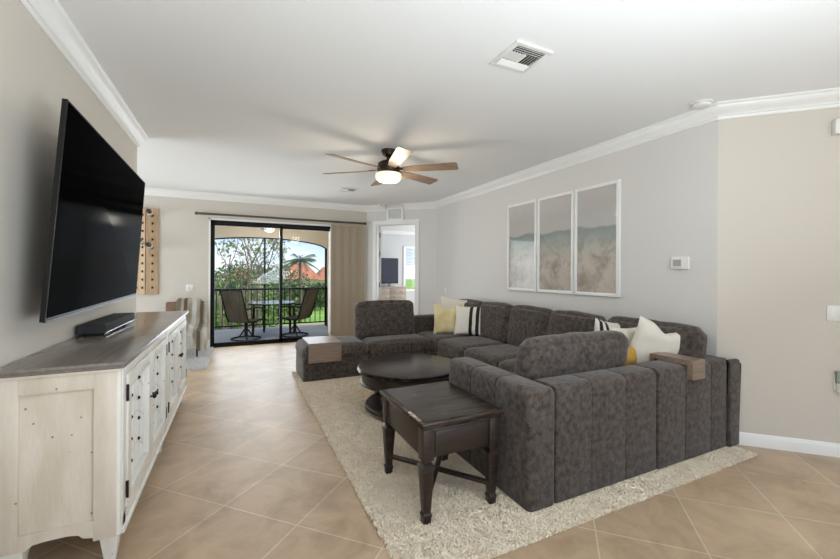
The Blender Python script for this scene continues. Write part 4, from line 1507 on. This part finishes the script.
# ------------------------------------------------------------------ chair with a throw in the nook
ch = thing('accent_chair', 'low brown leather chair draped with a throw by the far wall', 'chair', (-0.80, 7.2, 0.012))
b = MB(); b.box(-1.06, -0.50, 6.82, 7.45, 0.33, 0.44, 0.03, 3); b.build('seat', M['leather'], ch)
b = MB()
b.box(-0.28, 0.28, -0.045, 0.045, 0, 0.50, 0.025, 3, mtx=euler_m((-0.78, 7.44, 0.36), math.radians(-9)))
b.build('backrest', M['leather'], ch)
for x, y, dx, dy in ((-1.03, 6.88, 0, -0.02), (-0.56, 6.90, 0.0, -0.02), (-1.03, 7.38, 0, 0.1), (-0.53, 7.38, 0.01, 0.12)):
    b = MB(); b.tube([(x, y, 0.36), (x + dx, y + dy, 0.012)], [0.016, 0.011], 8); b.build('leg', M['black_metal'], ch)
# throw: draped over the backrest, the seat and the right side
def throw_mesh():
    bm_ = bmesh.new()
    path = [(7.60, 0.38), (7.60, 0.62), (7.585, 0.82), (7.545, 0.885), (7.47, 0.86), (7.40, 0.72), (7.35, 0.55), (7.26, 0.475), (7.0, 0.465), (6.84, 0.455), (6.77, 0.38), (6.76, 0.27), (6.75, 0.17)]
    # resample
    P = [Vector((0, a, c)) for a, c in path]
    N = 40
    cum = [0]
    for a, c in zip(P[:-1], P[1:]):
        cum.append(cum[-1] + (c - a).length)
    def samp(s):
        s *= cum[-1]
        for i in range(len(P) - 1):
            if s <= cum[i + 1] + 1e-9:
                return P[i].lerp(P[i + 1], (s - cum[i]) / (cum[i + 1] - cum[i]))
        return P[-1]
    W = 26
    grid = []
    for i in range(N + 1):
        row = []
        q = samp(i / N)
        for j in range(W + 1):
            u = j / W
            x = -0.90 + u * 0.52
            z = q.z
            y = q.y
            if u > 0.68:       # falls over the right side
                k = (u - 0.68) / 0.32
                x = -0.90 + 0.68 * 0.52 + 0.085 * math.sin(min(k, 0.5) * PI) + 0.02 * k
                z = q.z - 0.30 * k * (0.4 + 0.6 * min(1, q.z / 0.5)) - 0.03
                z = max(z, 0.13)
            nz = noise.noise(Vector((u * 7, i * 0.22, 3)))
            x += 0.035 * nz
            y += 0.05 * noise.noise(Vector((u * 6, i * 0.35, 9)))
            z += 0.045 * noise.noise(Vector((u * 6, i * 0.4, 17))) + 0.03
            row.append(bm_.verts.new((x, y, z)))
        grid.append(row)
    for i in range(N):
        for j in range(W):
            bm_.faces.new((grid[i][j], grid[i][j + 1], grid[i + 1][j + 1], grid[i + 1][j]))
    bmesh.ops.solidify(bm_, geom=bm_.faces[:], thickness=0.012)
    b = MB()
    b._merge(bm_)
    return b
o = throw_mesh().build('throw_blanket', M['throw'], ang=80)
recentre(o, (-0.65, 7.2, 0.45))
tag(o, 'cream and taupe striped throw blanket draped over the brown leather chair', 'blanket')

# ------------------------------------------------------------------ curtain rod and vertical blinds
rod = thing('curtain_rod', 'dark bronze curtain rod mounted above the sliding door', 'curtain rod', (0.87, 7.66, 2.375))
b = MB(); b.tube([(-0.63, 7.66, 2.375), (2.38, 7.66, 2.375)], 0.02, 10); b.build('pole', M['rod'], rod)
for x in (-0.645, 2.395):
    b = MB(); b.tube([(x - 0.02, 7.66, 2.375), (x + 0.02, 7.66, 2.375)], 0.026, 10); b.build('finial', M['rod'], rod)
for x in (-0.55, 0.87, 2.3):
    b = MB(); b.bar((x, 7.66, 2.375), (x, YF, 2.375), 0.02, 0.02); b.build('bracket', M['rod'], rod)
vb = thing('vertical_blinds', 'tan vertical blinds stacked at the right of the sliding door', 'blinds', (2.03, 7.69, 0.02))
b = MB(); b.box(1.72, 2.37, 7.66, 7.70, 2.30, 2.345); b.build('headrail', M['blind'], vb, False)
n = 15
for k in range(n):
    x = 1.735 + k * 0.0445
    b = MB()
    b.box(-0.041, 0.041, -0.0015, 0.0015, 0.03, 2.31, mtx=Matrix.Translation((x, 7.68, 0)) @ Matrix.Rotation(math.radians(12 + 5 * math.sin(k * 1.7)), 4, 'Z'))
    b.build('vane', M['blind'], vb, False)

# ------------------------------------------------------------------ framed prints
for i, (y0, y1, seed, lab) in enumerate(((3.845, 4.44, 1, 'white framed abstract landscape print, farthest of the three from the corner'),
                                         (3.235, 3.825, 2, 'white framed abstract landscape print in the middle of the three'),
                                         (2.645, 3.22, 3, 'white framed abstract landscape print nearest the thermostat'))):
    z0, z1 = 1.125, 2.335
    pf = thing('picture_frame', lab, 'picture', (XR, (y0 + y1) / 2, z0), 0, 'three framed prints on the right wall')
    b = MB()
    fw = 0.035
    x0, x1 = XR - 0.035, XR - 0.001
    b.box(x0, x1, y0, y0 + fw, z0, z1, 0.003); b.box(x0, x1, y1 - fw, y1, z0, z1, 0.003)
    b.box(x0, x1, y0 + fw - 0.002, y1 - fw + 0.002, z0, z0 + fw, 0.003); b.box(x0, x1, y0 + fw - 0.002, y1 - fw + 0.002, z1 - fw, z1, 0.003)
    b.build('frame', M['trim'], pf)
    b = MB()
    b.box(XR - 0.022, XR - 0.010, y0 + fw - 0.003, y1 - fw + 0.003, z0 + fw - 0.003, z1 - fw + 0.003)
    b.build('print', print_mat('abstract_print_%s' % 'abc'[i], seed), pf, False)

# ------------------------------------------------------------------ wall devices
th = thing('thermostat', 'white thermostat with grey display on the right wall beside the prints', 'thermostat', (XR, 2.06, 1.46))
b = MB(); b.box(XR - 0.024, XR, 1.985, 2.135, 1.41, 1.52, 0.006); b.build('case', M['plastic_white'], th)
b = MB(); b.box(XR - 0.0255, XR - 0.023, 2.045, 2.115, 1.435, 1.495); b.build('display', M['plastic_grey'], th, False)

def plate_far(x0, x1, z0, z1, n, label):
    t = thing('light_switch', label, 'switch', ((x0 + x1) / 2, YF, (z0 + z1) / 2), 0)
    b = MB(); b.box(x0, x1, YF - 0.007, YF, z0, z1, 0.002); b.build('plate', M['plastic_white'], t)
    for k in range(n):
        c = x0 + (x1 - x0) * (k + 0.5) / n
        b = MB(); b.box(c - 0.016, c + 0.016, YF - 0.011, YF - 0.006, z0 + 0.025, z1 - 0.025, 0.002); b.build('rocker', M['plastic_white'], t)
plate_far(-0.80, -0.685, 1.02, 1.135, 2, 'white double light switch left of the sliding door')

dD = (D0 - D1).normalized()
nD = Vector((-dD.y, dD.x))
def on_D(s, out, z):
    p = D0 - dD * s + nD * out
    return Vector((p.x, p.y, z))
def dbox(mb, s0, s1, o0, o1, z0, z1, bev=0.0):
    c = on_D((s0 + s1) / 2, 0, 0)
    rz = math.atan2(-dD.y, -dD.x)
    mm = Matrix.Translation((c.x, c.y, 0)) @ Matrix.Rotation(rz, 4, 'Z')
    # local +y is away from the room or into it, by side
    sgn = 1 if (Matrix.Rotation(rz, 3, 'Z') @ Vector((0, 1, 0))).dot(Vector((nD.x, nD.y, 0))) > 0 else -1
    y0, y1 = sorted((sgn * o0, sgn * o1))
    mb.box(-(s1 - s0) / 2, (s1 - s0) / 2, y0, y1, z0, z1, bev, 2, 0, mm)
s_ = math.sqrt(2) * (4.035 - XR)
t = thing('light_switch', 'white double light switch on the warm diagonal wall at the right edge', 'switch', tuple(on_D(s_ + 0.058, 0, 1.08)))
b = MB(); dbox(b, s_, s_ + 0.116, 0, 0.007, 1.02, 1.135, 0.002); b.build('plate', M['plastic_white'], t)
for k in range(2):
    b = MB(); dbox(b, s_ + 0.022 + k * 0.046, s_ + 0.048 + k * 0.046, 0.006, 0.011, 1.045, 1.11, 0.002); b.build('rocker', M['plastic_white'], t)
s_ = math.sqrt(2) * (4.065 - XR)
t = thing('wall_outlet', 'white wall outlet low on the diagonal wall at the right edge', 'outlet', tuple(on_D(s_ + 0.036, 0, 0.56)))
b = MB(); dbox(b, s_, s_ + 0.072, 0, 0.006, 0.50, 0.615, 0.002); b.build('plate', M['plastic_white'], t)
t = thing('plug_in_light', 'small plug-in night light in the outlet at the right edge', 'night light', tuple(on_D(s_ + 0.03, 0.006, 0.6)))
b = MB(); dbox(b, s_ + 0.005, s_ + 0.06, 0.006, 0.035, 0.555, 0.65, 0.006); b.build('housing', mat('smoky_green_plastic', '#9ba398', 0.3), t)
b = MB(); dbox(b, s_ + 0.01, s_ + 0.055, 0.006, 0.045, 0.49, 0.556, 0.006); b.build('plug_body', M['plastic_white'], t)
s_ = math.sqrt(2) * (4.05 - XR)
t = thing('door_chime', 'white chime box high on the diagonal wall at the right edge', 'chime', tuple(on_D(s_ + 0.08, 0, 2.42)))
b = MB(); dbox(b, s_, s_ + 0.20, 0, 0.055, 2.42, 2.53, 0.006); b.build('case', M['plastic_white'], t)
b = MB(); dbox(b, s_ + 0.03, s_ + 0.17, 0.0545, 0.058, 2.435, 2.445, 0.001); b.build('sound_slot', M['plastic_grey'], t)
t = thing('wall_outlet', 'white outlet plate above the sofa at the far end of the right wall', 'outlet', (XR, 6.28, 1.03))
b = MB(); b.box(XR - 0.007, XR, 6.245, 6.315, 0.97, 1.085, 0.002); b.build('plate', M['plastic_white'], t)

# return grille over the bedroom door
t = thing('return_grille', 'white return air grille above the bedroom door', 'vent', tuple(on_A((gt0 + gt1) / 2, 0, 2.42)))
g0, g1 = gt0 + 0.02, gt1 - 0.02
b = MB()
abox(b, g0, g1, 0, 0.035, 2.425, 2.46); abox(b, g0, g1, 0, 0.035, 2.65, 2.685)
abox(b, g0, g0 + 0.04, 0, 0.035, 2.46, 2.65); abox(b, g1 - 0.04, g1, 0, 0.035, 2.46, 2.65)
b.build('frame', M['trim'], t, False)
b = MB(); abox(b, g0 + 0.04, g1 - 0.04, 0.001, 0.006, 2.46, 2.65); b.build('backing', M['plastic_grey'], t, False)
b = MB()
for k in range(8):
    abox(b, g0 + 0.04, g1 - 0.04, 0.008, 0.022, 2.465 + k * 0.023, 2.477 + k * 0.023)
b.build('louvre', M['trim'], t, False)

# ceiling vents and detectors
def ceiling_vent(x0, x1, y0, y1, label):
    t = thing('ceiling_vent', label, 'vent', ((x0 + x1) / 2, (y0 + y1) / 2, H), 0, 'ceiling supply vents')
    fw = 0.032
    b = MB()
    z0, z1 = H - 0.012, H - 0.0005
    b.box(x0, x1, y0, y0 + fw, z0, z1, 0.003); b.box(x0, x1, y1 - fw, y1, z0, z1, 0.003)
    b.box(x0, x0 + fw, y0 + fw - 0.002, y1 - fw + 0.002, z0, z1, 0.003); b.box(x1 - fw, x1, y0 + fw - 0.002, y1 - fw + 0.002, z0, z1, 0.003)
    b.build('frame', M['plastic_white'], t)
    b = MB(); b.box(x0 + fw, x1 - fw, y0 + fw, y1 - fw, H - 0.003, H - 0.0005); b.build('duct_shade_sheet', M['duct_shade'], t, False)  # dark sheet, painted shade in place of the duct behind the slats
    L = y1 - y0 - 2 * fw
    ya = y0 + fw
    for k in range(3):
        for yb_, ang_ in ((ya + L * 0.05 + k * L * 0.085, 38), (y1 - fw - L * 0.05 - k * L * 0.085, -38)):
            b = MB(); b.box(x0 + fw, x1 - fw, -0.0075, 0.0075, -0.001, 0.001, mtx=Matrix.Translation((0, yb_, H - 0.009)) @ Matrix.Rotation(math.radians(ang_), 4, 'X'))
            b.build('slat', M['plastic_white'], t, False)
    b = MB(); b.box((x0 + x1) / 2 - 0.006, (x0 + x1) / 2 + 0.006, ya + L * 0.30, ya + L * 0.70, H - 0.014, H - 0.003); b.build('centre_bar', M['plastic_white'], t, False)
    W = (x1 - x0 - 2 * fw) / 2
    for k in range(5):
        for s in (-1, 1):
            xv = (x0 + x1) / 2 + s * (W * 0.12 + k * W * 0.19)
            b = MB(); b.box(-0.009, 0.009, ya + L * 0.30, ya + L * 0.70, -0.001, 0.001, mtx=Matrix.Translation((xv, 0, H - 0.009)) @ Matrix.Rotation(math.radians(-s * 40), 4, 'Y'))
            b.build('vane', M['plastic_white'], t, False)
    return t
ceiling_vent(1.48, 1.765, 1.785, 2.06, 'square white ceiling vent near the top of the photo')
ceiling_vent(1.50, 1.80, 6.10, 6.42, 'small white ceiling vent beyond the ceiling fan')
def detector(x, y, r, label):
    t = thing('smoke_detector', label, 'smoke detector', (x, y, H), 0)
    b = MB(); b.lathe([(0.0, -0.038), (r * 0.55, -0.038), (r * 0.8, -0.03), (r * 0.86, -0.014), (r * 0.8, -0.012), (0, -0.012)], (x, y, H), 28); b.build('cover', M['plastic_white'], t)
    b = MB(); b.lathe([(0, -0.012), (r, -0.012), (r, -0.0005), (0, -0.0005)], (x, y, H), 28); b.build('base', M['plastic_white'], t)
detector(3.36, 1.80, 0.075, 'round white smoke detector beside the crown at the right')
detector(2.62, 7.38, 0.05, 'small round white detector near the crown by the bedroom door')

# ------------------------------------------------------------------ living-room ceiling fan
FC = Vector((1.534, 4.047, H))
fan = thing('ceiling_fan', 'ceiling fan with six bleached oak blades and a lit frosted bowl', 'ceiling fan', tuple(FC))
b = MB(); b.lathe([(0.0, 0), (0.08, 0), (0.08, -0.02), (0.065, -0.06), (0.035, -0.078), (0.022, -0.082), (0.022, -0.14), (0.0, -0.14)], FC, 28); b.build('canopy', M['fan_metal'], fan)
b = MB(); b.lathe([(0.0, -0.115), (0.05, -0.115), (0.09, -0.13), (0.12, -0.15), (0.125, -0.19), (0.13, -0.195), (0.13, -0.235), (0.12, -0.25), (0.10, -0.265), (0.0, -0.265)], FC, 32); b.build('motor', M['fan_metal'], fan)
b = MB(); b.lathe([(0.0, -0.365), (0.05, -0.362), (0.11, -0.35), (0.138, -0.33), (0.148, -0.30), (0.143, -0.268), (0.0, -0.268)], FC, 32); b.build('light_bowl', M['bowl'], fan)
for k in range(6):
    a = math.radians(21 + 60 * k)
    mm = Matrix.Translation(FC + Vector((0, 0, -0.222))) @ Matrix.Rotation(a, 4, 'Z') @ Matrix.Rotation(math.radians(-13), 4, 'X')
    b = MB()
    out = [(0.17, -0.045), (0.30, -0.062), (0.745, -0.078), (0.785, -0.062), (0.785, 0.064), (0.77, 0.078), (0.30, 0.062), (0.17, 0.045)]
    b.loft([[mm @ Vector((p, q, -0.004)) for p, q in out], [mm @ Vector((p, q, 0.004)) for p, q in out]])
    bl = b.build('blade', M['fan_wood'], fan)
    b = MB()
    b.loft([[mm @ Vector((p, q, 0.004)) for p, q in ((0.09, -0.018), (0.2, -0.03), (0.24, 0), (0.2, 0.03), (0.09, 0.018))], [mm @ Vector((p, q, 0.010)) for p, q in ((0.09, -0.018), (0.2, -0.03), (0.24, 0), (0.2, 0.03), (0.09, 0.018))]])
    b.build('blade_iron', M['fan_metal'], bl)
pl = light('ceiling_fan_lamp', 'POINT', (FC.x, FC.y, H - 0.44), 10.5, color=(1, 0.86, 0.68))
pl.data.shadow_soft_size = 0.12

# ------------------------------------------------------------------ bedroom furniture seen through the door
dz = thing('dresser', 'whitewashed wood dresser with knobs seen through the bedroom door', 'dresser', (4.43, 11.5, 0))
DXa, DXb, DYa, DYb, DZt = 3.80, 4.92, 11.32, 11.85, 0.90
b = MB(); b.box(DXa, DXb, DYa, DYb, 0.06, DZt - 0.03); b.build('body', M['dresser'], dz, False)
b = MB(); b.box(DXa - 0.02, DXb + 0.02, DYa - 0.02, DYb, DZt - 0.03, DZt, 0.006); b.build('top', M['dresser'], dz)
for r_ in range(4):
    for c_ in range(2):
        x0 = DXa + 0.03 + c_ * 0.54; z0 = 0.09 + r_ * 0.195
        b = MB(); b.box(x0, x0 + 0.52, DYa - 0.016, DYa, z0, z0 + 0.175, 0.006); d_ = b.build('drawer', M['dresser'], dz)
        for kx in (0.13, 0.39):
            b = MB(); b.lathe([(0, 0.022), (0.014, 0.02), (0.016, 0.012), (0.006, 0.006), (0.008, 0), (0, 0)], n=12, mtx=Matrix.Translation((x0 + kx, DYa - 0.016, z0 + 0.088)) @ Matrix.Rotation(PI / 2, 4, 'X'))
            b.build('knob', M['chrome'], d_)
for x in (DXa + 0.04, DXb - 0.04):
    for y in (DYa + 0.04, DYb - 0.04):
        b = MB(); b.box(x - 0.03, x + 0.03, y - 0.03, y + 0.03, 0, 0.07); b.build('leg', M['dresser'], dz, False)
bt = thing('television', 'flat screen television standing on the bedroom dresser', 'television', (4.50, 11.6, DZt))
b = MB(); b.box(3.90, 4.75, 11.58, 11.62, 1.0, 1.82, 0.004); b.build('housing', M['bezel'], bt)
b = MB(); b.box(3.92, 4.73, 11.576, 11.581, 1.03, 1.80); b.build('screen', M['bed_screen'], bt, False)
b = MB(); b.box(4.25, 4.64, 11.5, 11.72, DZt, DZt + 0.018, 0.004); b.box(4.40, 4.49, 11.59, 11.63, DZt + 0.01, 1.02); b.build('stand', M['chrome'], bt)
